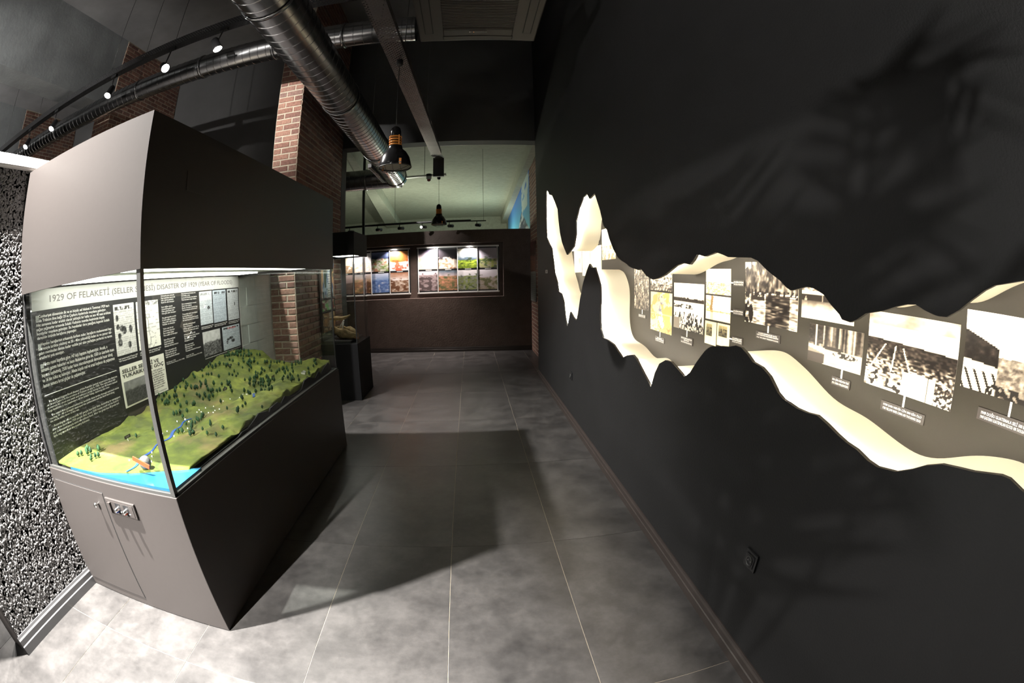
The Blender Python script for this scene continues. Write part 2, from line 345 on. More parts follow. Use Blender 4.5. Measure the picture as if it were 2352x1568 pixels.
UP=[(5.773,2.628),(5.703,2.644),(5.583,2.561),(5.374,2.515),(5.199,2.401),(5.056,2.295),(5.015,2.162),(4.945,2.009),(4.845,1.893),(4.739,1.824),(4.599,1.742),(4.472,1.765),(4.278,1.809),(4.18,1.925),(4.168,2.047),(4.043,2.148),(3.878,2.229),(3.729,2.239),(3.653,2.183),(3.489,2.2),(3.438,2.142),(3.35,2.039),(3.269,1.909),(3.183,1.869),(3.134,1.802),(3.041,1.716),(2.925,1.643),(2.784,1.612),(2.702,1.583),(2.556,1.565),(2.512,1.572),(2.423,1.529),(2.338,1.511),(2.26,1.518),(2.168,1.538),(2.032,1.584),(1.954,1.597),(1.88,1.589),(1.844,1.608),(1.809,1.634),(1.732,1.623),(1.634,1.638),(1.578,1.626),(1.539,1.616),(1.374,1.611),(1.332,1.599),(1.275,1.566),(1.197,1.532),(1.16,1.51),(1.138,1.503),(1.11,1.508),(1.057,1.519),(1.019,1.515),(0.974,1.5),(0.943,1.475),(0.9,1.449),(0.888,1.436),(0.854,1.432),(0.828,1.442),(0.792,1.463),(0.726,1.476),(0.679,1.491),(0.647,1.499),(0.61,1.502),(0.578,1.491),(0.538,1.483),(0.509,1.484),(0.472,1.502),(0.432,1.529),(0.393,1.552),(0.362,1.565),(0.335,1.57),(0.277,1.581)]
loop = UP + [(0.10,1.60),(-0.15,1.66),(-0.4,1.60),(-0.62,1.50),(-0.72,1.38),(-0.62,1.22),(-0.4,1.14),(-0.1,1.12),(0.08,1.14)] + LOW[::-1]
WY0,WY1=-3.2,6.68
outer=[(WY0,0),(WY1,0),(WY1,HALL_Z),(WY0,HALL_Z)]
wr=MB()
tri=tessellate_polygon([[Vector((a,b,0)) for a,b in outer],[Vector((a,b,0)) for a,b in loop]])
allp=outer+loop; n=len(allp)
vsF=[(1.0,a,b) for a,b in allp]+[(1.0+TH,a,b) for a,b in allp]
fs=[tuple(t) for t in tri]+[tuple(i+n for i in t) for t in tri]+[(i,(i+1)%4,n+(i+1)%4,n+i) for i in range(4)]
k0=4; L=len(loop); fs+=[(k0+i,k0+(i+1)%L,n+k0+(i+1)%L,n+k0+i) for i in range(L)]
wr.add(vsF,fs)
wall_right=wr.build('wall_right',M['black_plaster'],kind='structure')
# smooth loop for the reveal, 25 mm outside the board's edge
def resample(p,d):
    out=[]; q=p+[p[0]]
    for (a,b),(c,e) in zip(q[:-1],q[1:]):
        l=math.hypot(c-a,e-b); k=max(1,int(l/d))
        out+=[(a+(c-a)*i/k,b+(e-b)*i/k) for i in range(k)]
    return np.array(out)
R0=resample(loop,0.02); S=R0.copy()
for _ in range(14): S=0.25*np.roll(S,1,0)+0.5*S+0.25*np.roll(S,-1,0)
def offset(S,d):
    t=np.roll(S,-1,0)-np.roll(S,1,0); t/=np.linalg.norm(t,axis=1)[:,None]+1e-9
    nrm=np.stack([t[:,1],-t[:,0]],1)
    area=0.5*np.sum(S[:,0]*np.roll(S[:,1],-1)-np.roll(S[:,0],-1)*S[:,1])
    return S+nrm*d*(1 if area>0 else -1)
RV=offset(S,0.026)
XB=1.26
mb=MB(); n=len(RV)
mb.add([(1.0+TH,a,b) for a,b in RV]+[(XB,a,b) for a,b in RV],[(i,(i+1)%n,n+(i+1)%n,n+i) for i in range(n)],True)
mb.build('niche_reveal',M['cream'],wall_right)
box('niche_back_board',(XB,-1.0,0.6),(XB+0.02,6.2,2.9),M['olive'],wall_right)
# led strip glued to the back of the board all round the opening
RL=offset(S,0.012); RM=offset(S,0.020)
mb=MB(); idx=list(range(0,n,2))
for a,b in zip(idx,idx[1:]+idx[:1]):
    x=1.0+TH+0.004; mb.add([(x,*RL[a]),(x,*RL[b]),(x,*RM[b]),(x,*RM[a])],[(0,1,2,3)])
led=mb.build('led_strip',M['niche_led'],wall_right)
bm=bmesh.new(); bm.from_mesh(led.data)
for f in bm.faces:
    if f.normal.x<0: f.normal_flip()
bm.to_mesh(led.data); bm.free()
box('wall_right_core',(XB+0.02,WY0,0),(XB+0.12,WY1,HALL_Z),M['hall_dark'],kind='structure')
box('wall_right_end',(1.0+TH,WY1-0.02,0),(XB+0.02,WY1,HALL_Z),M['black_plaster'],kind='structure')
def skirting(name,pts,f,m,**k):
    """profile swept between two ends: f(u,z,end)"""
    return MB().prism(pts,lambda p:f(p,0),lambda p:f(p,1)).build(name,m,kind='structure')
PROF=[(0,0),(0.016,0),(0.016,0.045),(0.012,0.050),(0.012,0.078),(0.007,0.086),(0.005,0.098),(0,0.098)]
skirting('baseboard_right',PROF,lambda p,e:(1.0-p[0],(-3.2,6.68)[e],p[1]),M['brown_skirt'])

# ---- left partition in rough stucco
wall_left=box('wall_left',(-2.50,0.5,0),(-2.345,3.92,2.29),M['stucco'],kind='structure')
ny,nz=270,760; Y,Z=np.meshgrid(np.linspace(0.5,1.315,ny),np.linspace(0.0,2.29,nz)); 
h=fbm((Y-0.5)/0.9,Z/0.9,112,5,1.0,2); h2=vnoise(Y/1.0,Z/1.0,50,50,91)
D=0.0065*np.clip((h-0.36)*2.4,0,1)*(0.55+0.6*h2); D[:,0]=0; 
V3=np.stack([-2.345+D,Y,Z],-1).reshape(-1,3); I=(np.arange(ny-1)[None,:]+ny*np.arange(nz-1)[:,None])
me=bpy.data.meshes.new('stucco_skin'); me.from_pydata(V3.tolist(),[],np.stack([I,I+1,I+1+ny,I+ny],-1).reshape(-1,4).tolist())
link('stucco_skin',me,M['stucco'],wall_left,kind='stuff')
box('end_corner_bead',(-2.505,0.488,0),(-2.338,0.502,2.29),M['cabinet'],wall_left)
skirting('baseboard_left',PROF,lambda p,e:(-2.343+p[0]*1.3,(0.488,1.31)[e],p[1]*1.12),M['alu_skirt'])
bevel(box('trim_1',(-2.52,0.3,2.29),(-2.312,1.9,2.36),M['white_trim'],kind='structure'),0.012,3)
# ---- painted block wall between the case and the brick pier
wb=box('wall_left_blocks',(-2.50,3.925,0),(-2.305,4.75,2.24),M['block'],kind='structure')
bme=MB().box((0,0.004,0.004),(0.010,0.386,0.186)).mesh('block'); bme.materials.append(M['block'])
for r in range(11):
    for c in range(-1,3):
        y=3.93+0.39*c+(0.195 if r%2 else 0)
        if y<3.9 or y+0.39>4.78: continue
        link('block',bme,None,wb,loc=(-2.305,y,0.03+r*0.19))
# ---- the hall round it
box('wall_back',(-14,6.65,0),(-1.98,6.9,HALL_Z),M['hall_dark'],kind='structure')
box('wall_bulkhead',(-1.98,6.66,3.63),(1.4,6.9,HALL_Z),M['hall_dark'],kind='structure')
box('wall_side',(-14.2,-4,0),(-14,6.9,HALL_Z),M['hall_dark'],kind='structure')
box('wall_rear',(-14.2,-4.2,0),(1.4,-4,HALL_Z),M['hall_dark'],kind='structure')
box('ceiling',(-14.2,-4.2,HALL_Z),(1.5,6.9,HALL_Z+0.1),M['hall_ceiling'],kind='structure')
for i,x in enumerate((-5.66,-9.36)):
    box('trim_%d'%(2+i),(x-0.46,-4,4.62),(x,4.75,HALL_Z),M['beam_paint'],kind='structure')
# ---- far room
box('ceiling_far',(-8,6.9,4.06),(3,20.6,4.2),M['pale_ceiling'],kind='structure')
MB().hexa([(-8,19.6,0),(3,18.9,0),(3,19.2,0),(-8,19.9,0),(-8,19.6,4.06),(3,18.9,4.06),(3,19.2,4.06),(-8,19.9,4.06)]).build('wall_far_back',M['pale_ceiling'],kind='structure')
rwx=lambda y:1.203+0.0325*(y-8.23)
MB().hexa([(rwx(9.03),9.03,0),(1.9,9.03,0),(2.1,20.6,0),(rwx(20.6),20.6,0),(rwx(9.03),9.03,4.06),(1.9,9.03,4.06),(2.1,20.6,4.06),(rwx(20.6),20.6,4.06)]).build('wall_far_right',M['pale_ceiling'],kind='structure')
box('wall_far_left',(-8.2,6.9,0),(-8,20.6,4.06),M['pale_ceiling'],kind='structure')
bl=lambda y:-2.545-0.12*(y-10.58); br=lambda y:-2.288-0.0827*(y-10.41)
MB().hexa([(bl(6.9),6.9,3.75),(br(6.9),6.9,3.75),(br(20),20,3.75),(bl(20),20,3.75),(bl(6.9),6.9,4.06),(br(6.9),6.9,4.06),(br(20),20,4.06),(bl(20),20,4.06)]).build('trim_4',M['pale_ceiling'],kind='structure')
b2=lambda y:1.08+0.022*(y-8.5)
MB().hexa([(b2(6.9),6.9,3.75),(rwx(6.9),6.9,3.75),(rwx(20),20,3.75),(b2(20),20,3.75),(b2(6.9),6.9,4.06),(rwx(6.9),6.9,4.06),(rwx(20),20,4.06),(b2(20),20,4.06)]).build('trim_5',M['pale_ceiling'],kind='structure')
# ---- far partition with a shallow picture recess
def fbox(mb,x0,x1,d0,d1,z0,z1):   # box along the slightly turned far wall; d measured towards the viewer
    p=lambda x,d,z:(x,fwy(x)-d,z)
    return mb.hexa([p(x0,d1,z0),p(x1,d1,z0),p(x1,d0,z0),p(x0,d0,z0),p(x0,d1,z1),p(x1,d1,z1),p(x1,d0,z1),p(x0,d0,z1)])
mb=MB(); fx0,fx1,rz0,rz1=-3.02,0.66,1.11,2.215
for a in ((-6,fx0,-0.3,0,0,2.48),(fx1,1.26,-0.3,0,0,2.48),(fx0,fx1,-0.3,0,0,rz0),(fx0,fx1,-0.3,0,rz1,2.48),(fx0,fx1,-0.3,-0.18,rz0,rz1)): fbox(mb,*a)
mb.build('wall_far',M['brown_plaster'],kind='structure')
mb=MB().prism(PROF,lambda p:(-6,fwy(-6)-p[0],p[1]),lambda p:(1.25,fwy(1.25)-p[0],p[1])); mb.build('baseboard_far',M['brown_skirt'],kind='structure')

# ================================================================== brick piers
def brick_mesh(l,h,d,seed):
    d*=0.62; r=random.Random(seed); j=lambda s:r.uniform(-s,s); b=0.006
    vs=[(0,0,0),(l,0,0),(l,0,h),(0,0,h)]
    vs+=[(0+j(.002),-d*.55,0+j(.002)),(l+j(.002),-d*.55,j(.002)),(l+j(.002),-d*.55,h+j(.002)),(j(.002),-d*.55,h+j(.002))]
    vs+=[(b,-d+j(.002),b),(l-b,-d+j(.002),b),(l-b,-d+j(.002),h-b),(b,-d+j(.002),h-b)]
    fs=[(0,1,5,4),(1,2,6,5),(2,3,7,6),(3,0,4,7),(4,5,9,8),(5,6,10,9),(6,7,11,10),(7,4,8,11),(8,9,10,11)]
    return vs,fs
BL,BH,BJ=0.215,0.059,0.016; CH=BH+BJ
BM={}
def bmesh_for(l,v):
    k=(round(l,3),v)
    if k not in BM:
        vs,fs=brick_mesh(l,BH,0.014,int(l*1000+v)); me=bpy.data.meshes.new('brick'); me.from_pydata(vs,[],fs); me.materials.append(M['brick']); BM[k]=me
    return BM[k]
def brick_face(parent, origin, axis, width, zr, single, rng):
    """axis 'x': face looks towards -y; 'y': face looks towards +x. single(z,u) picks bricks that are objects, the rest join one part"""
    joined=MB(); cnt=0
    r0=int(zr[0]/CH); r1=int(zr[1]/CH)
    for r in range(r0,r1):
        u=0.0; first=BL if r%2==0 else BL/2
        while u<width-0.03:
            l=min(first,width-u); 
            if width-u-l<0.05: l=width-u
            z=r*CH+0.006; ll=l-BJ
            if axis=='x': loc=(origin[0]+u+0.006,origin[1],z); rot=(rng.uniform(-.01,.01),0,rng.uniform(-.012,.012))
            else: loc=(origin[0],origin[1]+u+0.006,z); rot=(0,0,math.pi/2+rng.uniform(-.012,.012))
            if single(z,u):
                link('brick',bmesh_for(ll,rng.randrange(4)),None,parent,loc=loc,rot=rot); cnt+=1
            else:
                vs,fs=brick_mesh(ll,BH,0.014,rng.randrange(99)); mt=Matrix.Translation(loc)@Matrix.Rotation(rot[2],4,'Z'); joined.add([mt@Vector(v) for v in vs],fs)
            u+=l; first=BL
    if joined.v: joined.build('brick_courses',M['brick_far'],parent,kind='stuff')
    return cnt
def brick_far_mat():
    m,nt,b=new_mat('red_brick_courses'); g=N(nt,'ShaderNodeNewGeometry')
    r=ramp(nt,[(0.0,(0.17,0.085,0.068)),(0.35,(0.25,0.125,0.092)),(0.7,(0.31,0.17,0.125)),(1.0,(0.20,0.125,0.11))]); nt.links.new(g.outputs['Random Per Island'],r.inputs['Fac']); nt.links.new(r.outputs['Color'],b.inputs['Base Color']); b.inputs['Roughness'].default_value=0.85; return m
M['brick_far']=brick_far_mat()
rng=random.Random(3)
def pier(label,x0,x1,y0,y1,ztop,sx,sy,zx=(0,9),zy=(0,9)):
    p=thing('brick_pillar',label,'pillar',(x1,y0,0))
    box('mortar_core',(x0,y0+0.004,0),(x1-0.004,y1,ztop),M['mortar'],p)
    brick_face(p,(x0,y0+0.006,0),'x',x1-x0,(max(0,zx[0]),min(zx[1],ztop)),sx,rng)
    brick_face(p,(x1-0.006,y0,0),'y',y1-y0,(max(0,zy[0]),min(zy[1],ztop)),sy,rng); return p
pier('tall red brick pillar with pale joints rising behind the model case hood',-2.305,-1.98,4.75,6.64,HALL_Z,lambda z,u:True,lambda z,u:0.55<z<1.75 and u<1.1,zx=(0.4,4.9))
pier('brick pillar seen behind the round duct above the hood corner',-6.10,-5.65,4.75,6.64,HALL_Z,lambda z,u:z>4.0,lambda z,u:z>4.1 ,zx=(3.5,9),zy=(3.5,9))
pier('farthest brick pillar at the left edge beyond the lit track lamps',-9.80,-9.35,4.75,6.64,HALL_Z,lambda z,u:False,lambda z,u:z>4.3,zx=(3.5,9),zy=(3.5,9))
p=thing('brick_pillar','brick pillar beside the black wall end in the far room','pillar',(1.215,7.0,0))
box('mortar_core',(1.22,6.91,0),(1.9,9.06,4.06),M['mortar'],p)
mb=MB()
for r in range(int(3.75/CH)):
    u=0.0; first=BL if r%2==0 else BL/2
    while u<2.06:
        l=min(first,2.11-u); vs,fs=brick_mesh(l-BJ,BH,0.012,rng.randrange(99)); mt=Matrix.Translation((1.222,6.95+u+l-0.006,r*CH+0.006))@Matrix.Rotation(-math.pi/2,4,'Z'); mb.add([mt@Vector(v) for v in vs],fs); u+=l; first=BL
mb.build('brick_courses',M['brick_far'],p,kind='stuff')

# ================================================================== the model display case
X0,X1,Y0,Y1=-2.34,-1.24,1.31,3.90; CT=0.745; HB,HT=1.648,2.275
case=thing('display_case','large warm grey display case with deep hood and glass sides over a landscape model','display case',((X0+X1)/2,Y0,0))
cab=bevel(box('cabinet',(X0,Y0,0.006),(X1,Y1,CT),M['cabinet'],case),0.003)
box('plinth_gap',(X0+0.01,Y0+0.012,0.0),(X1-0.012,Y1-0.01,0.008),M['gap'],case)
box('door_gap',(-2.305,Y0-0.0012,0.055),(-1.803,Y0+0.002,0.688),M['gap'],cab)
dr=bevel(box('door',(-2.301,Y0-0.004,0.059),(-1.8065,Y0+0.002,0.684),M['cabinet'],case),0.002)
MB().lathe([(0.0,-0.034),(0.010,-0.033),(0.0135,-0.027),(0.012,-0.021),(0.006,-0.016),(0.005,0.0)],(-1.873,Y0-0.004,0.622),20,axis=(0,1,0)).build('knob',M['chrome'],dr)
# switch plate with a rocker and two rotary dials
px0,px1,pz0,pz1=-1.785,-1.551,0.594,0.672
sp=bevel(box('switch_plate',(px0,Y0-0.014,pz0),(px1,Y0,pz1),M['cabinet'],case),0.004)
box('switch_bezel',(px0+0.012,Y0-0.0165,pz0+0.010),(px1-0.012,Y0-0.013,pz1-0.010),M['cabinet'],sp)
box('rocker',(px0+0.032,Y0-0.030,pz0+0.014),(px0+0.052,Y0-0.016,pz1-0.014),M['cabinet'],sp)
for k,dx,cc in ((0,0.105,rgb(40,90,200)),(1,0.170,rgb(230,80,30))):
    mb=MB().box((px0+dx-0.020,Y0-0.0172,pz0+0.018),(px0+dx+0.020,Y0-0.016,pz1-0.014)); mb.build('dial_window',M['black_metal'],sp)
    MB().lathe([(0.0,-0.046),(0.009,-0.045),(0.010,-0.026),(0.012,-0.018),(0.012,-0.016)],(px0+dx,Y0,pz0+0.040),16,axis=(0,1,0)).build('dial',M['chrome'],sp)
    box('dial_mark',(px0+dx-0.009,Y0-0.034,pz0+0.024),(px0+dx+0.004,Y0-0.018,pz0+0.031),mat('dial_mark_%d'%k,cc,0.4),sp)
    box('dial_legend',(px0+dx+0.014,Y0-0.0176,pz0+0.022),(px0+dx+0.026,Y0-0.0168,pz0+0.026),M['white_ink'],sp)
# rim channel round the glass
mb=MB()
for a,b in (((X0+0.01,Y0+0.006,CT),(X1-0.006,Y0+0.024,CT+0.014)),((X1-0.024,Y0+0.006,CT),(X1-0.006,Y1-0.006,CT+0.014)),((X0+0.01,Y1-0.024,CT),(X1-0.006,Y1-0.006,CT+0.014))): mb.box(a,b)
mb.build('glass_channel',M['grey_metal'],case)
def pane(nm,a,b,par): return box(nm,a,b,M['glass'],par)
GX,GY=X1-0.018,Y0+0.016
pane('glass_pane',(X0+0.02,GY-0.003,CT+0.004),(GX,GY+0.003,HB+0.01),case)
pane('glass_pane',(GX-0.003,GY+0.004,CT+0.004),(GX+0.003,Y1-0.020,HB+0.01),case)
pane('glass_pane',(X0+0.10,Y1-0.020,CT+0.004),(GX-0.004,Y1-0.014,HB+0.01),case)
for a,b,w_ in ((GX,GY,0.012),(GX,Y1-0.017,0.006),(X0+0.018,GY,0.006)):
    box('corner_post',(a-w_,b-w_,CT+0.002),(a+w_,b+w_,HB+0.005),M['grey_metal'] if w_>0.01 else M['black_metal'],case)
# hood: five-sided box with a lit ceiling
mb=MB(); t=0.018
for a,b in (((X0,Y0,HB),(X1,Y0+t,HT)),((X0,Y1-t,HB),(X1,Y1,HT)),((X0,Y0+t,HB),(X0+t,Y1-t,HT)),((X1-t,Y0+t,HB),(X1,Y1-t,HT)),((X0+t,Y0+t,HT-t),(X1-t,Y1-t,HT))): mb.box(a,b)
hood=mb.build('hood',M['cabinet'],case)
mb=MB().box((X0+t,Y0+t,HB+0.03),(X1-t,Y1-t,HB+0.04)); mb.build('hood_ceiling',M['white_trim'],case)
for x in (-1.50,-2.07): box('led_panel',(x-0.11,Y0+0.14,HB+0.018),(x+0.11,Y1-0.14,HB+0.029),M['case_led'],case)
hp=box('access_hatch',(X1,1.62,1.985),(X1+0.003,1.78,2.075),M['cabinet'],hood)

# ---- information board standing at the back of the case
BX=-2.25
board=thing('information_board','information board with title on the 1929 floods behind the landscape model','information board',(BX,2.6,CT))
box('board_sheet',(BX-0.02,1.335,CT+0.004),(BX,3.872,1.553),M['board_black'],board)
hd=box('title_band',(BX-0.02,1.335,1.553),(BX+0.001,3.872,1.66),M['header'],board)
tt=text('title_word','1929 OF FELAKETİ (SELLER SENESİ) DISASTER OF 1929 (YEAR OF FLOODS)',on_left(BX+0.002,1.485,3.745,1.578,1.637),M['grey_ink'],board,bold=0.004)
bm=bmesh.new(); bm.from_mesh(tt.data); left=set(bm.verts); isl=[]
while left:                                   # letters, then letters gathered into words by the gaps between them
    st=[left.pop()]; g_=set(st)
    while st:
        for e in st.pop().link_edges:
            for v in e.verts:
                if v in left: left.discard(v); g_.add(v); st.append(v)
    isl.append((min(v.co.y for v in g_),max(v.co.y for v in g_),[f.index for f in {f for v in g_ for f in v.link_faces}]))
isl.sort(); words=[]
for a,b,f in isl:
    if words and a-words[-1][0]<0.0145: words[-1][0]=max(words[-1][0],b); words[-1][1]+=f
    else: words.append([b,list(f)])
bm.faces.ensure_lookup_table()
for _,fi in words:
    nb=bmesh.new(); mp={}
    for i in fi: nb.faces.new([mp.setdefault(v.index,None) or mp.__setitem__(v.index,nb.verts.new(v.co)) or mp[v.index] for v in bm.faces[i].verts])
    me=bpy.data.meshes.new('title_word'); nb.to_mesh(me); nb.free(); link('title_word',me,M['grey_ink'],board)
bm.free(); bpy.data.objects.remove(tt)
def para(body,y0,y1,z0,z1,m=None,**k): return text('paragraph_text',body,on_left(BX+0.0015,y0,y1,z0,z1),m or M['white_ink'],board,**k)
para("    Cumhuriyet döneminin ilk ve en büyük sel felaketi 6 Temmuz 1929 tari-\nhinde Trabzon iline bağlı Of ve Çaykara ilçelerinde meydana gelmiştir.\nAfet zamanına kadar aralıklı olarak yaklaşık bir hafta ve son 40 saat aralıksız\nyağan yağmurlar sırasında Solaklı Vadisinin memba kesiminde büyük\nheyelanlar meydana gelmiştir. Bu heyelanlar dere yatağına kayarak Solaklı\nderesinin önünde barajlama yapmıştır.",1.36,2.035,1.405,1.532,bold=0.006)
para("    Heyelan barajlarının arkasında biriken sular, barajların mukavemeti kay-\nbetmesiyle birlikte yıkılmış ve 30 - 40m yüksekliği bulan su ve çamur dal-\ngaları membadan denize kadar vadide yer alan yerleşim yerlerini ve tarım\narazilerini yok etmiştir.",1.36,2.035,1.305,1.392,bold=0.006)
para("    Afette resmi kayıtlara göre 147 kişi hayatını kaybetmiştir. Ancak, o\nzamanki gazete haberleri ve basın ifadelerine göre de; 1500 ün üzerinde insan\nhayatını kaybetmiş, 2500 kadar hane oturulamayacak derecede hasar almış\nve 16 bin nüfus aç kalmıştır. Afetin büyük mal ve arazi kaybının da yaşanması\nbunun sonucu kırsal göçler de yaşanmıştır.",1.36,2.035,1.160,1.292,bold=0.006)
for z in (1.516,1.374,1.272): box('bullet_square',(BX,1.362,z-0.009),(BX+0.001,1.387,z+0.013),M['bullet'],board)
box('rule_line',(BX,1.357,1.123),(BX+0.0012,2.033,1.1265),M['white_ink'],board)
para("    The first and biggest flood disaster of the Republic period occurred in the districts\nof Of and Çaykara in the province of Trabzon on July 6, 1929. The rains which fell\nat intervals for about one week and without a break during the last 40 hours caused\nlarge landslides in the headwaters of the Solaklı Valley, damming the river.",1.36,2.03,1.035,1.095,bold=0.004)
para("    The waters that gathered behind the landslide dams broke through and mud waves\nreaching 30 - 40 m in height destroyed the settlements and the farm land along\nthe whole valley down to the sea.",1.36,2.03,0.980,1.024,bold=0.004)
para("    According to official records 147 people lost their lives. According to newspapers\nof the time more than 1500 people died, about 2500 houses could not be lived in\nand 16 thousand people were left without food. After the great loss of goods and\nland, migration from the country followed.",1.36,2.03,0.900,0.968,bold=0.004)
poem_tr=["Dokuzyüz yirmi dokuzda\nPazar gününde, temmuzda\nSeller gelmiş gündüzün\nBüyük bir afet olmuştur","Kara dağları aşarak\nÇamurlarla gelmiş seller\nNeler götürmüş neler\nHava gibi nehir olmuştur","Hiç görmeyenler ne bilir\nO sesli yağan yağmuru\nHep yerler sele boğulur\nBedeller sel olmuştur","Yıkılır evler bir bir\nDere boyu hep inler\nBu ne acıdır beyler\nNice canlar sel olmuştur","Bizim Of'un memleketi\nÇamurlu belde gibi\nBüyük zarar gördü\nHarabeye dönmüş olmuştur","Nice yok yazılan aile\nNice canlar gitti sele\nDüştük nice yas ile\nHalk meydanda kalmıştır"]
poem_en=["Nine hundred and twenty nine\nOn Sunday, in July\nIt poured in floods in the daytime\nThere has been a major disaster","Not a representative moment\nNever saw it before\nFloods, mountains became huge\nThe morning has been as flood","Those who never saw before\nIt rained fifty hours\nThe noise of the great ground\nAs battering there was a flood","All folks went around\nThey all heard it\nWhat a great sorrow for us\nFlood is forever now same","Hometown of Our Of\nWe did not see such a disaster\nThe seas so big trouble\nAltogether buried","Many were wanted\nMany souls went lost\nFall on the mud\nThe people remained in the square"]
for k in range(6):
    z1=1.548-0.0785*k
    para(poem_tr[k],2.613,2.80,z1-0.062,z1,bold=0.006); para(poem_en[k],2.888,3.12,z1-0.062,z1,bold=0.006)
para("20 Ağustos 1929\nMahmut Kemal Piyasa (1912-1988)",2.613,2.86,1.046,1.070); para("August 20, 1929\nMahmut Kemal Piyasa (1912-1988)",2.888,3.13,1.046,1.070)
def newspaper(seed,tint,heads=1,blobs=3):
    def f(U,V):
        b=np.ones(U.shape+(3,))*tint
        rows=(np.sin(V*150)>0)&(vnoise(U,V,26,75,seed)>0.35); b=mixc(b,tint*0.62,rows*0.5*(V<0.86))
        b=mixc(b,C(30,30,30),((V>0.88)&(V<0.955)&(vnoise(U,V,22,14,seed+1)>0.42)&(U>0.06)&(U<0.94))*0.8)
        r=np.random.default_rng(seed)
        for k in range(blobs):
            cx,cy_=r.uniform(.15,.85),r.uniform(.1,.75); a,bb=r.uniform(.05,.13),r.uniform(.05,.09)
            d=((U-cx)/a)**2+((V-cy_)/bb)**2; b=mixc(b,C(45,45,45),(d<1)*fbm(U,V,20,seed+k)*1.6)
        return b
    return f
def mapsheet(U,V):
    b=np.ones(U.shape+(3,))*C(238,236,228)
    for a,w_,s in ((0.42,0.012,1.0),(0.62,0.006,1.6)):
        x=a+0.13*np.sin(V*5*s)+0.05*np.sin(V*13); b=mixc(b,C(120,120,118),(np.abs(U-x)<w_)*1.0)
    b=mixc(b,C(150,150,150),((np.abs(np.sin(V*44))<0.12)&(vnoise(U,V,9,22,4)>0.62))*0.8)
    b=mixc(b,C(90,90,90),((V>0.9)&(U>0.35)&(vnoise(U,V,30,30,9)>0.5))*0.7); return b
def greyscene(seed,h=0.6,lo=40,hi=200,water=True):
    def f(U,V):
        n=fbm(U,V,9,seed); n2=fbm(U,V,24,seed+5)
        sky=mixc(C(hi,hi,hi),C(hi-45,hi-45,hi-45),n); gr=mixc(C(lo,lo,lo),C(hi-50,hi-50,hi-50),n2*1.4-0.25)
        return mixc(gr,sky,step(V,h+0.12*(n-0.5),0.06))
    return f
def sheet(nm,y0,y1,z0,z1,paint,nu=40,nv=56,par=None,x=None): return photo(nm,on_left((BX if x is None else x)+0.0012,y0,y1,z0,z1),paint,par or board,nu,nv,0.001)
sheet('newspaper_print',2.063,2.284,1.204,1.5235,newspaper(3,C(214,212,210),blobs=8))
sheet('map_print',2.309,2.573,1.201,1.522,mapsheet)
cl=sheet('clipping_print',2.067,2.59,0.873,1.139,lambda U,V:np.ones(U.shape+(3,))*C(226,224,214),8,6)
text('clipping_text','SELLER SENESİ VE\nYUKARIKÖY’E GÖÇ',on_left(BX+0.003,2.085,2.572,1.054,1.124),M['black_ink'],cl,bold=0.02,space=0.95)
photo('clipping_photo',on_left(BX+0.003,2.088,2.337,0.884,1.036),greyscene(8,0.62,50,150),cl,36,26,0.0006)
text('clipping_text','Temmuz 1929 tarihinde\nTrabzon’un Of, Çaykara ve\nSürmene ilçelerinde bü-\nyük bir sel felaketi meyda-\nna geldi. Bu olay halk ara-\nsında bir tarih başlangıcı\nolarak kabul edildi. Seller\nsenesinden önce ve seller\nsenesinden sonra oldu...',on_left(BX+0.003,2.352,2.574,0.912,1.046),M['black_ink'],cl,bold=0.012)
text('clipping_text','FAZLI BODUR\nÖMER MAHMUT KARAÇINAR',on_left(BX+0.003,2.36,2.57,0.882,0.903),M['black_ink'],cl)
def paper_sky(U,V):
    return mixc(newspaper(21,C(196,203,210),blobs=1)(U,V),C(220,222,222),(V>0.72)*0.5)
sheet('newspaper_print',3.156,3.362,1.270,1.543,paper_sky); sheet('newspaper_print',3.378,3.612,1.266,1.543,newspaper(22,C(176,186,196),blobs=0)); sheet('newspaper_print',3.640,3.856,1.259,1.543,newspaper(23,C(188,192,196),blobs=1))
sheet('newspaper_photo',3.168,3.467,1.005,1.210,greyscene(31,0.55,35,215)); n5=sheet('newspaper_print',3.508,3.844,1.003,1.210,newspaper(33,C(182,192,200),blobs=4))
text('newspaper_title','Cumhuriyet',on_left(BX+0.003,3.60,3.76,1.178,1.202),M['red_ink'],n5)
for a,b,z,s in ((2.07,2.28,1.190,"“Vakit” gazetesi manşeti 29 Temmuz 1929\n“Vakit” newspaper headline 29 July 1929"),(2.31,2.565,1.190,"Of haritası üzerinde yerleşimler 1929\nSettlements on the map of Of 1929"),(3.16,3.36,1.258,"Cumhuriyet gazetesi haberi 1929\nNews of the newspaper 1929"),(3.38,3.61,1.255,"Cumhuriyet gazetesi haberi 1929\nNews of the newspaper 1929"),(3.64,3.85,1.250,"Cumhuriyet gazetesi haberi 1929\nNews of the newspaper 1929")):
    text('print_caption',s,on_left(BX+0.0015,a,b,z-0.026,z),M['white_ink'],board,bold=0.01)
text('print_caption','Cumhuriyet gazetesinde yayınlanan fotoğraf ve haberler',on_left(BX+0.0015,3.175,3.84,0.984,0.994),M['white_ink'],board,bold=0.01)

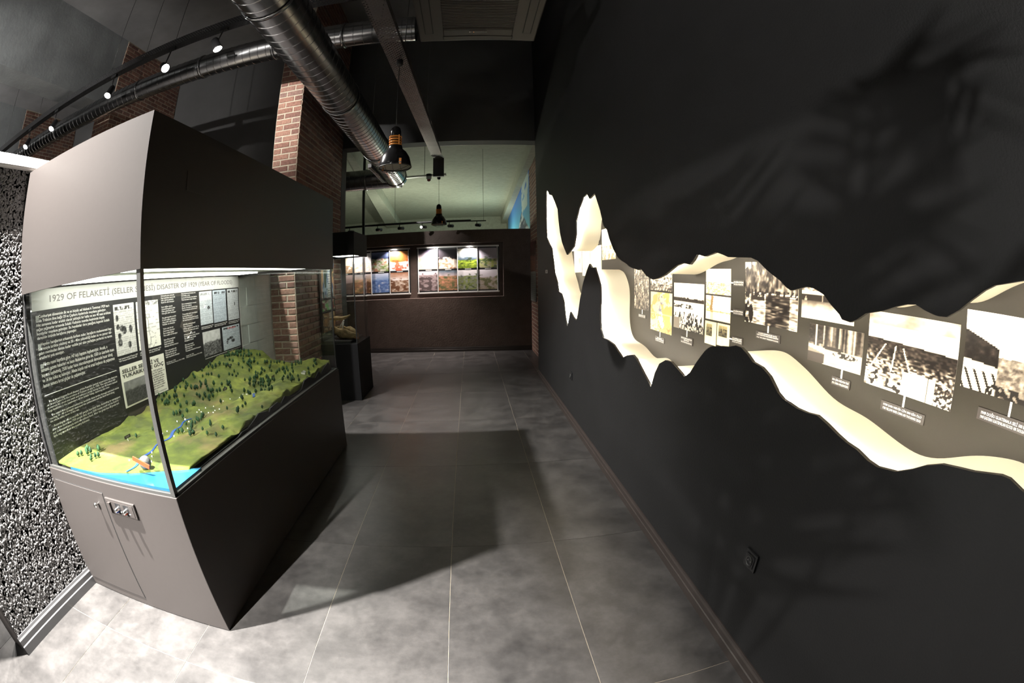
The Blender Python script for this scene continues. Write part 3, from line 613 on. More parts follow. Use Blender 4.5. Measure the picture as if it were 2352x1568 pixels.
# ================================================================== landscape model
model=thing('landscape_model','painted relief model of a green river valley with tiny trees and blue sea','scale model',(-1.78,2.6,CT))
BKY=[1.30,1.40,1.52,1.73,2.06,2.30,2.48,2.76,2.96,3.18,3.34,3.50,3.76,3.87]; BKZ=[.776,.785,.793,.795,.803,.818,.852,.888,.922,.942,.965,.966,.970,.962]
FRX=[-2.25,-2.19,-2.11,-2.02,-1.83,-1.69,-1.60,-1.50,-1.38,-1.27]; FRZ=[.975,.970,.955,.916,.835,.808,.834,.848,.841,.827]
SHX=[-2.25,-2.10,-1.99,-1.82,-1.62,-1.42,-1.25]; SHY=[1.345,1.335,1.338,1.352,1.41,1.50,1.57]
RVX=[-1.63,-1.66,-1.69,-1.70,-1.775,-1.74,-1.66,-1.60,-1.58]; RVY=[1.40,1.55,1.69,1.86,2.13,2.35,2.6,2.83,3.1]
def riverx(y): return np.interp(y,RVY,RVX)
def terrain(x,y):
    s=np.clip((x+2.245)/0.93,0,1)            # 0 at the board, 1 at the side glass
    back=np.interp(y,BKY,BKZ); rx=riverx(y); sr=np.clip((rx+2.245)/0.93,0.2,0.9)
    val=0.780+0.006*np.clip(y-1.4,0,3); hill=0.780+0.045*np.clip((y-1.5)/1.2,0,1); 
    t1=np.clip(s/sr,0,1); left=back*(1-t1)**1.25+val*(1-(1-t1)**1.25)
    t2=np.clip((s-sr)/(1-sr),0,1); right=val+(hill-val)*np.sin(np.pi*np.clip(t2*0.9,0,1))
    z=np.where(s<sr,left,right)
    far=np.interp(x,FRX,FRZ); k=np.clip((y-2.9)/0.95,0,1)**1.5; z=z*(1-k)+far*k
    bump=(fbm((x+3)/1.2,(y)/1.2,11,41)-0.5)*0.075*np.clip((y-1.55)/0.6,0,1)*np.clip(np.abs(x-rx)/0.12,0.15,1)
    return z+bump
nx,nyy=90,230
xs=np.linspace(-2.245,-1.312,nx); ys=np.linspace(1.33,3.868,nyy); Xg,Yg=np.meshgrid(xs,ys); sh=np.interp(Xg,SHX,SHY); Yg=np.maximum(Yg,sh); Zg=terrain(Xg,Yg)
Vt=np.stack([Xg,Yg,Zg],-1).reshape(-1,3)-np.array(model.location); I=(np.arange(nx-1)[None,:]+nx*np.arange(nyy-1)[:,None])
me=bpy.data.meshes.new('terrain'); me.from_pydata(Vt.tolist(),[],np.stack([I,I+1,I+1+nx,I+nx],-1).reshape(-1,4).tolist()); me.polygons.foreach_set('use_smooth',[True]*len(me.polygons))
bm=bmesh.new(); bm.from_mesh(me); bmesh.ops.dissolve_degenerate(bm,edges=bm.edges,dist=1e-5); e=[x for x in bm.edges if x.is_boundary]; r=bmesh.ops.extrude_edge_only(bm,edges=e)
for v in [g for g in r['geom'] if isinstance(g,bmesh.types.BMVert)]: v.co.z=0.022
bm.to_mesh(me); bm.free()
def terrain_mat():
    m,nt,b=new_mat('painted_terrain'); g=N(nt,'ShaderNodeNewGeometry')
    n1=N(nt,'ShaderNodeTexNoise',Scale=5.5,Detail=7.0,Roughness=0.62); n2=N(nt,'ShaderNodeTexNoise',Scale=3.2,Detail=5.0,Roughness=0.6); n3=N(nt,'ShaderNodeTexNoise',Scale=160.0,Detail=3.0)
    for n in(n1,n2,n3): nt.links.new(g.outputs['Position'],n.inputs['Vector'])
    r1=ramp(nt,[(0.36,(0.045,0.062,0.007)),(0.52,(0.088,0.112,0.010)),(0.68,(0.19,0.22,0.028))]); nt.links.new(n1.outputs['Fac'],r1.inputs['Fac'])
    r2=ramp(nt,[(0.54,(0,0,0)),(0.70,(0.75,0.75,0.75))]); nt.links.new(n2.outputs['Fac'],r2.inputs['Fac'])
    mx=N(nt,'ShaderNodeMix',data_type='RGBA'); nt.links.new(r2.outputs['Color'],mx.inputs['Factor']); nt.links.new(r1.outputs['Color'],mx.inputs['A']); mx.inputs['B'].default_value=(0.17,0.115,0.05,1)
    nt.links.new(mx.outputs['Result'],b.inputs['Base Color']); b.inputs['Roughness'].default_value=0.8
    bp=N(nt,'ShaderNodeBump',Strength=0.6,Distance=0.003); nt.links.new(n3.outputs['Fac'],bp.inputs['Height']); nt.links.new(bp.outputs['Normal'],b.inputs['Normal']); return m
link('terrain',me,terrain_mat(),model)
# sea, river, black side fascia
sea=[(-1.262,1.335),(-2.10,1.335),(-2.0,1.345),(-1.82,1.36),(-1.62,1.42),(-1.42,1.51),(-1.262,1.58)]
MB().prism(sea,lambda p:(p[0],p[1],0.748),lambda p:(p[0],p[1],0.771)).build('sea',mat('blue_resin_sea',(0.018,0.11,0.21),0.12,var=0.15,scale=12),model)
RB=mat('blue_river_paint',(0.03,0.085,0.30),0.25)
yy=np.linspace(1.40,2.22,40); mb=MB(); 
L_=[(riverx(y)+0.012*math.sin(y*31)-0.009,y) for y in yy]; 
mb.add([(x,y,float(terrain(np.array(x+.009),np.array(y)))+0.003) for x,y in L_]+[(x+0.018+0.006*math.sin(y*17),y,float(terrain(np.array(x+.009),np.array(y)))+0.003) for x,y in L_],[(i,i+1,40+i+1,40+i) for i in range(39)]); mb.build('river',RB,model)
mb=MB()
for k in range(12): pass
pl=[(-1.585,2.72),(-1.565,2.70),(-1.545,2.74),(-1.50,2.65),(-1.475,2.60),(-1.465,2.62),(-1.49,2.68),(-1.53,2.79),(-1.57,2.80)]
mb.prism(pl,lambda p:(p[0],p[1],float(terrain(np.array(p[0]),np.array(p[1])))-0.004),lambda p:(p[0],p[1],float(terrain(np.array(p[0]),np.array(p[1])))+0.004)); mb.build('lake',RB,model)
FAS=[(1.34,.748),(1.62,.750),(1.87,.752),(2.05,.753),(2.105,.765),(2.174,.760),(2.272,.780),(2.343,.801),(2.46,.779),(2.487,.760),(2.516,.782),(2.638,.787),(2.691,.762),(2.766,.793),(2.92,.755),(3.044,.755),(3.10,.764),(3.173,.808),(3.275,.812),(3.361,.785),(3.42,.771),(3.525,.807),(3.573,.770),(3.642,.799),(3.786,.830),(3.868,.777)]
poly=[(1.34,.7465)]+FAS+[(3.868,.7465)]
MB().prism(poly,lambda p:(-1.302,p[0],p[1]),lambda p:(-1.311,p[0],p[1])).build('side_fascia',M['gap'],model)
# trees: one little mesh, every tree a part
tb=MB().lathe([(0.0015,-0.001),(0.0015,0.005),(0.0062,0.007),(0.0078,0.0125),(0.006,0.019),(0.0032,0.024),(0.0,0.026)],(0,0,0),6); tme2=tb.mesh('tree')
def tmat():
    m,nt,b=new_mat('model_tree_green'); oi=N(nt,'ShaderNodeObjectInfo'); r=ramp(nt,[(0,(0.006,0.032,0.010)),(1,(0.016,0.060,0.013))]); nt.links.new(oi.outputs['Random'],r.inputs['Fac']); nt.links.new(r.outputs['Color'],b.inputs['Base Color']); b.inputs['Roughness'].default_value=0.8; return m
tme2.materials.append(tmat())
rt=random.Random(12); placed=[]
clusters=[(rt.uniform(-2.2,-1.36),rt.uniform(1.9,3.82)) for _ in range(46)]
while len(placed)<292:
    if len(placed)<12: x,y=rt.uniform(-2.2,-1.95),rt.uniform(1.40,1.56)
    elif rt.random()<0.62: c=rt.choice(clusters); x,y=c[0]+rt.gauss(0,0.045),c[1]+rt.gauss(0,0.05)
    else: x,y=rt.uniform(-2.22,-1.33),rt.triangular(1.75,3.85,3.5)
    if not(-2.23<x<-1.33 and 1.38<y<3.85): continue
    if abs(x-float(riverx(y)))<0.035 and y<2.9: continue
    if any((x-a)**2+(y-b)**2<0.00014 for a,b in placed): continue
    placed.append((x,y)); s=rt.uniform(1.0,1.6)
    o=link('tree',tme2,None,model,loc=(x,y,float(terrain(np.array(x),np.array(y)))),rot=(0,0,rt.uniform(0,6)))
    o.scale=(s,s,s*rt.uniform(0.9,1.15))
for x,y in ((-2.02,3.22),(-1.80,2.75),(-1.62,3.25),(-1.95,1.75)):
    z=float(terrain(np.array(x),np.array(y))); s=MB().box((x-0.001,y-0.001,z-0.004),(x+0.001,y+0.001,z+0.022)).build('sign_stake',M['white_ink'],model)
    box('sign_plate',(x+0.001,y-0.028,z+0.016),(x+0.003,y+0.028,z+0.034),M['plate'],s)
    text('sign_text','SOLAKLI\nVADİSİ',on_left(x+0.0036,y-0.018,y+0.018,z+0.020,z+0.031),M['white_ink'],s)
for k in range(40):
    y=rt.uniform(1.5,2.9); x=float(riverx(y))+rt.choice((-1,1))*rt.uniform(0.02,0.09)
    z=float(terrain(np.array(x),np.array(y))); 
    MB().hexa([(x-.004,y-.004,z-.003),(x+.004,y-.004,z-.003),(x+.004,y+.004,z-.003),(x-.004,y+.004,z-.003),(x-.004,y,z+.007),(x+.004,y,z+.007),(x+.004,y,z+.0072),(x-.004,y,z+.0072)]).build('model_house',M['white_ink'],model)
hx,hy=-1.38,3.36; hz=float(terrain(np.array(hx),np.array(hy)))
hm=box('model_house',(hx-.018,hy-.014,hz-.004),(hx+.018,hy+.014,hz+.014),M['white_ink'],model)
MB().prism([(-.02,.013),(.02,.013),(0,.026)],lambda p:(hx+p[0],hy-.016,hz+p[1]),lambda p:(hx+p[0],hy+.016,hz+p[1])).build('model_roof',M['bullet'],hm)
# rounded stand-in with an orange bar for an unidentified form at the shore
stand_in=thing('shore_stand_in','rounded grey stand-in with an orange bar at the shore of the landscape model','lump',(-1.545,1.47,0.785))
MB().lathe([(0.0,-0.034),(0.016,-0.031),(0.028,-0.02),(0.033,-0.004),(0.031,0.012),(0.022,0.026),(0.010,0.033),(0.0,0.034)],(-1.545,1.47,0.812),18,axis=(0.8,-0.2,0.5)).build('lump',mat('banded_grey_lump',(0.10,0.095,0.085),0.6,var=0.6,scale=35),stand_in)
MB().hexa([(-1.585,1.418,.838),(-1.475,1.418,.806),(-1.475,1.424,.806),(-1.585,1.424,.838),(-1.580,1.420,.856),(-1.470,1.420,.824),(-1.470,1.426,.824),(-1.580,1.426,.856)]).build('orange_bar',mat('orange_bar',(0.55,0.05,0.015),0.4),stand_in)

# ================================================================== second display case with driftwood
c2=thing('display_case','small black display case with driftwood inside beside the brick pillar','display case',(-1.71,5.52,0))
a0,a1,d0,d1=-1.966,-1.465,5.505,6.225
bevel(box('cabinet',(a0,d0,0.0),(a1,d1,0.74),M['case_black'],c2),0.004)
bevel(box('display_step',(a0+0.01,d0+0.06,0.74),(a1-0.10,d1-0.03,0.775),M['board_black'],c2),0.004)
pane('glass_pane',(a0+0.01,d0+0.004,0.742),(a1-0.008,d0+0.009,1.87),c2); pane('glass_pane',(a1-0.010,d0+0.012,0.742),(a1-0.005,d1-0.012,1.87),c2); pane('glass_pane',(a0+0.01,d1-0.010,0.742),(a1-0.012,d1-0.005,1.87),c2)
box('corner_post',(a1-0.014,d0+0.001,0.741),(a1-0.002,d0+0.013,1.87),M['black_metal'],c2)
mb=MB()
for a,b in (((a0,d0,1.86),(a1,d0+0.012,2.16)),((a0,d1-0.012,1.86),(a1,d1,2.16)),((a0,d0+.012,1.86),(a0+.012,d1-.012,2.16)),((a1-.012,d0+.012,1.86),(a1,d1-.012,2.16)),((a0+.012,d0+.012,2.148),(a1-.012,d1-.012,2.16))): mb.box(a,b)
mb.build('hood',M['case_black'],c2)
box('led_panel',(a0+0.10,d0+0.08,1.878),(a1-0.06,d1-0.08,1.888),M['case_led'],c2)
mb=MB().lathe([(0.0,0.0),(0.012,0.0),(0.012,0.002)],(0,0,0),8)
pbd=thing('poster_board','slim black poster board with three coloured posters in the driftwood case','poster board',(-1.955,5.9,0.78))
box('backing',(-1.964,5.53,0.745),(-1.952,6.18,1.86),M['dark_glossy'],pbd)
def colour_strip(seed,pal):
    def f(U,V):
        b=np.ones(U.shape+(3,))*pal[0]; n=vnoise(U,V,7,2,seed); n2=fbm(U,V,9,seed+3)
        for k,c in enumerate(pal[1:]): b=mixc(b,c,((n>0.3+0.17*k)&(n2>0.35))*0.9)
        return mixc(b,C(235,235,230),((U>0.48)&(U<0.74)&(np.sin(V*90)>0))*0.9)
    return f
for z0,z1,s,pl_ in ((1.33,1.80,5,[C(60,75,60),C(170,185,200),C(60,85,120),C(190,150,110)]),(1.16,1.30,9,[C(80,100,75),C(120,60,60),C(190,180,170),C(120,190,110)]),(0.88,1.13,14,[C(150,115,85),C(210,190,150),C(90,80,70),C(190,140,90)])):
    photo('poster',on_left(-1.951,5.60,6.15,z0,z1),colour_strip(s,pl_),pbd,40,30,0.0008)
for z in (1.31,1.14): box('poster_rail',(-1.952,5.58,z),(-1.945,6.17,z+0.014),M['grey_metal'],pbd)
dw=thing('driftwood','weathered hollow driftwood log with pale broken edges on the case step','driftwood',(-1.73,5.85,0.775))
WD=mat('weathered_wood',(0.34,0.24,0.12),0.8,var=0.55,scale=14,bump=0.8,bscale=30); WDD=mat('dark_wood_hollow',(0.10,0.065,0.04),0.9,var=0.4,scale=18,bump=0.8,bscale=26)
mb=MB(); nseg=16; na=14; vs=[]
for i in range(nseg):
    t=i/(nseg-1); cx=-1.93+0.42*t; cyy=5.92-0.20*t; czz=0.905-0.075*t; rr=0.035+0.065*math.sin(math.pi*min(1,t*1.05))**0.8
    for k in range(na):
        a=math.radians(150+240*k/(na-1)); j=1+0.13*math.sin(5*t*3+k*1.7)+0.08*math.sin(11*t+k*3.1)
        vs.append((cx,cyy+math.cos(a)*rr*1.25*j,czz+math.sin(a)*rr*j))
fs=[(i*na+k,i*na+k+1,(i+1)*na+k+1,(i+1)*na+k) for i in range(nseg-1) for k in range(na-1)]
mb.add(vs,fs,True); hull=mb.build('log_shell',WD,dw); md=hull.modifiers.new('thick','SOLIDIFY'); md.thickness=0.016
MB().path([(-1.96,5.88,1.035),(-1.86,5.86,1.045),(-1.76,5.84,1.04),(-1.68,5.82,1.06),(-1.63,5.81,1.085)],[0.010,0.028,0.026,0.018,0.010],9).build('upper_branch',WD,dw)
for p_ in ([(-1.80,5.80,0.89),(-1.75,5.80,0.97),(-1.715,5.79,1.02)],[(-1.745,5.79,0.86),(-1.735,5.79,0.94),(-1.72,5.79,1.0)]): MB().path(p_,0.010,8).build('prop_stick',M['white_plastic'],dw)
MB().path([(-1.70,5.82,0.90),(-1.64,5.79,0.90),(-1.585,5.76,0.87),(-1.545,5.74,0.84)],[0.03,0.042,0.044,0.02],10).build('broken_end',WD,dw)
MB().path([(-1.57,5.72,0.80),(-1.53,5.70,0.795),(-1.49,5.68,0.782)],[0.014,0.022,0.010],8).build('chip',mat('orange_wood_chip',(0.42,0.22,0.10),0.8,var=0.3,scale=20),dw)

# ================================================================== photographs in the lit niche
PX=1.258
def sepia(g):
    g=np.clip(g,0,1)**1.5; return np.stack([g*0.98+0.02,g*0.955,g*0.87],-1)
def clipg(g): return np.clip(g,0,1)
def p_forest(s):      # grainy vertical thicket
    def f(U,V):
        g=0.45+1.1*(fbm(U,V,16,s,0.45)-0.45)+0.7*(vnoise(U,V,40,46,s+9)-0.5)+0.22*(V-0.4); return sepia(clipg(g))
    return f
def p_sketch(s):
    def f(U,V):
        g=1.0-1.6*clipg(vnoise(U,V,26,22,s)-0.45)*(V<0.62)-0.9*clipg(vnoise(U,V,40,34,s+2)-0.6)-0.5*(V<0.18)*vnoise(U,V,20,20,s+4); return sepia(clipg(g))
    return f
def p_tanmap(U,V):
    n=fbm(U,V,5,71); b=mixc(C(250,232,180),C(205,160,88),(n>0.52)*0.85); b=mixc(b,C(255,248,225),((U-0.5)**2*6+(V-0.35)**2*3<0.08)*(fbm(U,V,12,75)>0.45)*0.9)
    b=mixc(b,C(110,110,135),((np.abs(U-0.45)<0.13)&(V>0.5)&(V<0.92)&(fbm(U,V,18,73)>0.52))*0.9); b=mixc(b,C(120,85,50),((V<0.2)&(fbm(U,V,22,76)>0.6))*0.7)
    return mixc(b,C(255,240,200),((np.abs(U-0.36)<0.008)|(np.abs(V-0.45)<0.006))*0.6)
def p_crowdlake(U,V):
    g=np.ones(U.shape)*0.97; tl=0.66+0.05*fbm(U,V*0,18,81)
    g=np.where((V<tl)&(V>0.60),0.12+0.25*vnoise(U,V,50,30,82),g); g=np.where((V<0.545)&(V>0.47)&(U<0.66)&(fbm(U,V,9,83,2)>0.47),0.18,g)
    fig=(vnoise(U,V*0,34,1,84)*0.42)
    g=np.where((V<0.09+fig)&(V<0.40-0.12*np.abs(U-0.5))&(vnoise(U,V,46,20,85)>0.44),0.10,g); g=np.where((V<0.12)&(U>0.25),0.15+0.7*(vnoise(U,V,40,26,86)>0.55),g)
    g=np.where((U<0.22)&(V<0.24),0.62,g); return sepia(clipg(g))
def p_sepiaflat(U,V):
    b=mixc(C(255,250,232),C(246,222,170),fbm(U,V,5,91)*(V>0.55)); b=mixc(b,C(190,150,95),((V<0.40)&(fbm(U,V,22,92,2)>0.46))*0.85); b=mixc(b,C(120,90,55),((V<0.46)&(V>0.36)&(fbm(U,V,18,93)>0.5))*0.7)
    return mixc(b,C(180,140,90),((np.abs(V-0.45-0.04*np.sin(U*6))<0.008))*0.8)
def p_poplar(U,V):
    b=mixc(C(255,247,225),C(248,228,180),(1-V)*0.8); b=mixc(b,C(120,90,50),((np.abs(U-0.25-0.02*np.sin(V*9))<0.055*(0.4+fbm(U,V,16,95)))&(V>0.32))*0.9)
    b=mixc(b,C(190,155,95),((np.abs(V-0.37)<0.05*fbm(U,V,16,96)))*0.9); b=mixc(b,C(205,165,100),((U<0.18)&(V>0.35)&(V<0.85)&(fbm(U,V,18,97)>0.5))*0.7)
    return mixc(b,C(222,190,135),((np.abs(U-0.26)<0.05)&(V<0.32))*0.6)
def p_card(a,b_,c,d):
    def f(U,V):
        b=mixc(C(240,228,175),C(232,214,155),fbm(U,V,8,99)); ins=(U>a)&(U<b_)&(V>c)&(V<d); u=(U-a)/(b_-a); v=(V-c)/(d-c)
        ph=mixc(C(62,58,42),C(150,138,100),np.clip(v*1.3-0.2+0.5*(fbm(u,v,7,101)-0.5),0,1)); ph=mixc(ph,C(25,24,18),((fbm(u,v,6,102)>0.55)&(v<0.7))*0.9)
        return np.where(ins[...,None],ph,b)
    return f
def p_street(U,V):    # flooded avenue, trees and house fronts mirrored
    h=0.50; g=np.ones(U.shape)
    tree=(V>h)&(V<0.92-0.4*np.abs(U-0.25)+0.2*fbm(U,V,9,111)); g=np.where(tree,clipg(0.25+1.3*(fbm(U,V,22,112,0.5)-0.38)),g)
    g=np.where((U>0.55)&(V>h)&(V<0.93-0.3*(U-0.55)),clipg(0.55+0.9*(vnoise(U,V,30,16,113)-0.6)),g)
    wat=clipg(0.72+0.9*(vnoise(U,V,14,60,114)-0.45)-0.75*((U>0.42)&(U<0.86))*(0.6+0.7*(vnoise(U,V,10,50,118)-0.4))); g=np.where(V<h,wat,g); g=np.where((np.abs(V-h)<0.05)&(vnoise(U,V,44,20,115)>0.5),0.15,g)
    boat=((U-0.13)/0.05)**2+((V-0.16)/0.15)**2<1; g=np.where(boat,0.12,g); g=np.where((U<0.09)&(V<0.55)&(vnoise(U,V,30,18,116)>0.5),0.08,g); g=np.where((np.abs(U-0.14)<0.012)&(V>0.45),0.35,g); g=np.where((np.abs(V-0.42)<0.03)&(U>0.12)&(U<0.4),0.2,g)
    return sepia(clipg(g))
def p_shops(U,V):
    g=0.85+0*U; g=np.where(V>0.45,clipg(0.75+0.9*(vnoise(U,V,30,14,121)-0.55)),g); g=np.where((V>0.40)&(V<0.56)&(U<0.62),0.2+0.5*(vnoise(U,V,24,3,122)>0.62),g)
    g=np.where((V>0.56)&(V<0.63),0.92,g); g=np.where((V<0.42)&(V>0.2),clipg(0.45+(0.42-V)*2.2+0.25*(fbm(U,V,12,123)-0.5)),g); return sepia(clipg(g))
def p_boats(U,V):
    g=0.80+0.12*(vnoise(U,V,4,40,131)-0.5); up=(V>0.46-0.05*U); fac=clipg(0.42+0.9*(vnoise(U,V*0.3,34,4,132)-0.5)+0.3*(fbm(U,V,18,133)-0.5)); g=np.where(up,fac,g)
    g=np.where(up&(U<0.28)&(V>0.5),clipg(0.12+0.5*(fbm(U,V,22,134)-0.3)),g); g=np.where((np.abs(U-0.15)<0.012)&up,0.9,g)
    g=np.where((V<0.36-0.35*(U-0.05))&(V>-0.12+0.9*U-0.15)&(U<0.33),0.30+0.3*(V>0.25),g); g=np.where(((U-0.48)/0.20)**2+((V-0.44)/0.05)**2<1,0.22,g)
    g=np.where(((U-0.70)/0.22)**2+((V-0.33)/0.07)**2<1,np.where(vnoise(U,V,40,24,135)>0.5,0.9,0.15),g); return sepia(clipg(g))
def p_plain(U,V):     # aerial plain under a bank of clouds
    h=0.66-0.18*U*0.3; sky=clipg(0.62+0.4*(V<0.83)+0.7*(fbm(U,V,4,141,1.6)-0.5)*(V>0.75)+0.12); t=(h-V)/h
    gr=clipg(0.16+1.35*np.clip(t-0.22,0,1)+1.5*(vnoise(U+0.3*V,V,34,54,142)-0.52)*np.clip(t*2.2,0.25,1)+0.5*(fbm(U,V,7,143)-0.5))
    for a,sl in ((0.24,-0.30),(0.34,-0.06),(0.40,0.22)): gr=np.where((np.abs(U-a-sl*(t))<0.006+0.006*t)&(t>0.08)&(t<0.62),0.92,gr)
    gr=np.where((V<0.30)&(U>0.44)&(U<0.80),0.93,gr); gr=np.where((np.abs(U-0.73)<0.006)&(V<0.3),0.15,gr); gr=np.where((V<0.26)&(U<0.44)&(vnoise(U,V,22,24,144)>0.68),0.15,gr); gr=np.where((V<0.26)&(U>0.80)&(vnoise(U,V,50,50,145)>0.5),0.2,gr)
    g=np.where(V>h,sky,gr); return sepia(clipg(g))
def p_ruin(U,V):      # tilted building and a church spire over rubble
    g=np.ones(U.shape)*0.99
    bl_=(U<0.34)&(V<0.76-0.55*U)&(V>0.25-0.12*U); g=np.where(bl_,clipg(0.10+0.55*(fbm(U,V,18,151)-0.42)),g)
    low=(U<0.34)&(V<=0.25-0.12*U+0.13); g=np.where(low,0.93,g); st=low&(np.sin((U+0.35*V)*70)>0.45)&(V<0.26); g=np.where(st,0.10,g)
    rub=(U>=0.34)&(V<0.46+0.05*fbm(U,V,12,152)); g=np.where(rub,clipg(0.55+0.8*(fbm(U,V,24,153)-0.5)),g)
    g=np.where((V<0.14)&(U>0.24)&(vnoise(U,V,36,22,154)>0.42),0.12,g); g=np.where((np.abs(U-0.68)<0.010+0.02*(0.75-V))&(V<0.75)&(V>0.3),0.2,g); g=np.where((U>0.70)&(V<0.62)&(V>0.3)&(vnoise(U,V,24,10,155)>0.4),0.30,g)
    return sepia(clipg(g))
def p_pale(s):
    def f(U,V): return mixc(C(255,248,226),C(236,205,140),np.clip(1.7*fbm(U,V,5,s)-0.75,0,1))
    return f
def p_hill(U,V): return mixc(mixc(C(255,253,246),C(250,240,215),1-V),C(150,125,80),((V<0.42)&(fbm(U,V,14,161)>0.50))*0.75)
def niche(name_lbl,y0,y1,z0,z1,paint,nu,nv,cap=None):
    """y0 = left (far) edge, y1 = right edge; cap = (side, centre, length, plate half width, text, rows)"""
    t=thing('photo_print',name_lbl,'photograph',(PX,(y0+y1)/2,z0),'flood photographs in the lit wall niche')
    photo('photo_sheet',on_right(PX,y0,y1,z0,z1),paint,t,nu,nv,0.002)
    if cap:
        side,a,b,c,d,body=cap     # plate rectangle y from a (left) to b (right), z from c to d
        m_=(a+b)/2
        if side=='below': box('caption_line',(PX-0.001,m_-0.004,d-0.004),(PX+0.0015,m_+0.004,z0),M['white_ink'],t)
        elif side=='above': box('caption_line',(PX-0.001,m_-0.004,z1),(PX+0.0015,m_+0.004,c+0.004),M['white_ink'],t)
        else: box('caption_line',(PX-0.001,a-0.004,(c+d)/2-0.003),(PX+0.0015,y1,(c+d)/2+0.003),M['white_ink'],t)
        pl=box('caption_plate',(PX-0.0015,b,c),(PX+0.0015,a,d),M['plate'],t)
        rows=body.split('\n'); h=(d-c); u=0.06*(a-b)
        if len(rows)==2:
            text('caption_text',rows[0],on_right(PX-0.003,a-u,b+u,c+h*0.52,d-h*0.14),M['white_ink'],pl,bold=0.012); text('caption_text',rows[1],on_right(PX-0.003,a-u,b+u,c+h*0.17,c+h*0.42),M['white_ink'],pl)
        else:
            text('caption_text','\n'.join(rows[:2]),on_right(PX-0.003,a-u,b+u,c+h*0.40,d-h*0.10),M['white_ink'],pl,align='CENTER',bold=0.012); text('caption_text',rows[2],on_right(PX-0.003,a-u,b+u,c+h*0.12,c+h*0.28),M['white_ink'],pl)
niche('tall grainy grey thicket photograph left of the tan map in the niche',3.30,3.0,1.277,1.62,p_forest(61),40,56,('below',3.206,3.056,1.216,1.243,'1908 MOSKOVA SELİ\n1908 MOSCOW FLOOD'))
niche('pale sketch print just above the tan map in the niche',2.97,2.61,1.432,1.64,p_sketch(65),44,36)
niche('tan and white allegorical print with blue figures in the niche',2.966,2.61,1.153,1.42,p_tanmap,48,40,('below',2.87,2.715,1.081,1.118,'1755 LİZBON\nDEPREM VE TSUNAMİ\n1755 LISBON EARTHQUAKE'))
niche('black and white photograph of people standing in flood water before a tree line',2.58,2.188,1.212,1.4915,p_crowdlake,72,72,('below',2.468,2.310,1.130,1.173,'1887 SARI NEHİR FELAKETİ ÇİN\n2 MİLYON ÖLÜ\n1887 YELLOW RIVER CHINA 2 MILLION DEAD'))
niche('sepia photograph of flooded plain at the top of the sepia column',2.166,1.909,1.444,1.5775,p_sepiaflat,56,40,('right',1.883,1.785,1.494,1.524,'1894 EDİRNE FEYEZANI\n1894 FLOOD OF EDIRNE FIRST'))
niche('sepia photograph of a tall poplar over water in the middle of the sepia column',2.165,1.9095,1.307,1.435,p_poplar,56,40,('right',1.881,1.785,1.354,1.383,'1896 EDİRNE FEYEZANI\n1896 FLOOD OF EDIRNE FIRST'))
niche('yellow card with narrow dark photo at the left foot of the sepia column',2.1685,2.044,1.172,1.2955,p_card(.12,.64,.36,.90),40,40)
niche('yellow card with wider landscape photo at the right foot of the sepia column',2.0345,1.910,1.182,1.2965,p_card(.10,.82,.42,.92),40,40,('right',1.882,1.785,1.216,1.248,'25 HAZİRAN 1897\nEDİRNE FEYEZANI\n25 JUNE 1897 FLOOD'))
niche('black and white photograph of boats on a flooded tree-lined street',1.777,1.380,1.332,1.610,p_street,84,64,('below',1.676,1.489,1.268,1.302,'1926 BÜYÜK MISSISIPPI SELİ ABD, 246 ÖLÜ\n75 BİN KİŞİ BÜYÜK GÖÇE NEDEN OLMUŞTUR\n1926 THE GREAT MISSISSIPPI FLOOD'))
niche('black and white photograph of shop fronts standing in water under the black edge',1.3565,1.053,1.3945,1.56,p_shops,60,40)
niche('sepia photograph of rowing boats and house fronts below the shop front print',1.3005,0.9975,1.236,1.3775,p_boats,72,44,('below',1.145,1.043,1.1735,1.2045,'1931 ÇİN 4 MİLYON ÖLÜ\n1931 CHINA 4 MILLION DEAD'))
niche('large aerial black and white photograph of a flooded plain under clouds',0.975,0.579,1.2165,1.457,p_plain,110,80,('below',0.877,0.676,1.1505,1.181,'1938 SARI NEHİR ÇİN 800 BİN ÖLÜ\n1938 YELLOW RIVER CHINA 800 THOUSAND DEAD'))
niche('photograph of a leaning ruined building and spire at the right picture edge',0.5565,0.16,1.295,1.502,p_ruin,100,70,('below',0.472,0.235,1.225,1.257,'1949 DOĞU GUATEMALA SELİ 100 BİN ÖLÜ\n1949 EASTERN GUATEMALAN FLOOD 100 THOUSAND DEAD'))
niche('cream print deepest in the niche next to the white end slot',5.36,4.985,1.56,1.90,p_pale(171),20,24); niche('pale gold print second from the white end slot in the niche',4.965,4.625,1.52,1.90,p_pale(175),20,24)
niche('bright washed out print with golden corner in the niche',4.61,4.20,1.50,1.825,p_pale(179),24,24,('above',4.50,4.26,1.85,1.885,'1342 ALMANYA SELİ\n1342 GERMAN FLOOD')); niche('bright hill print between the two niche peaks',4.175,3.76,1.675,1.97,p_hill,30,24)

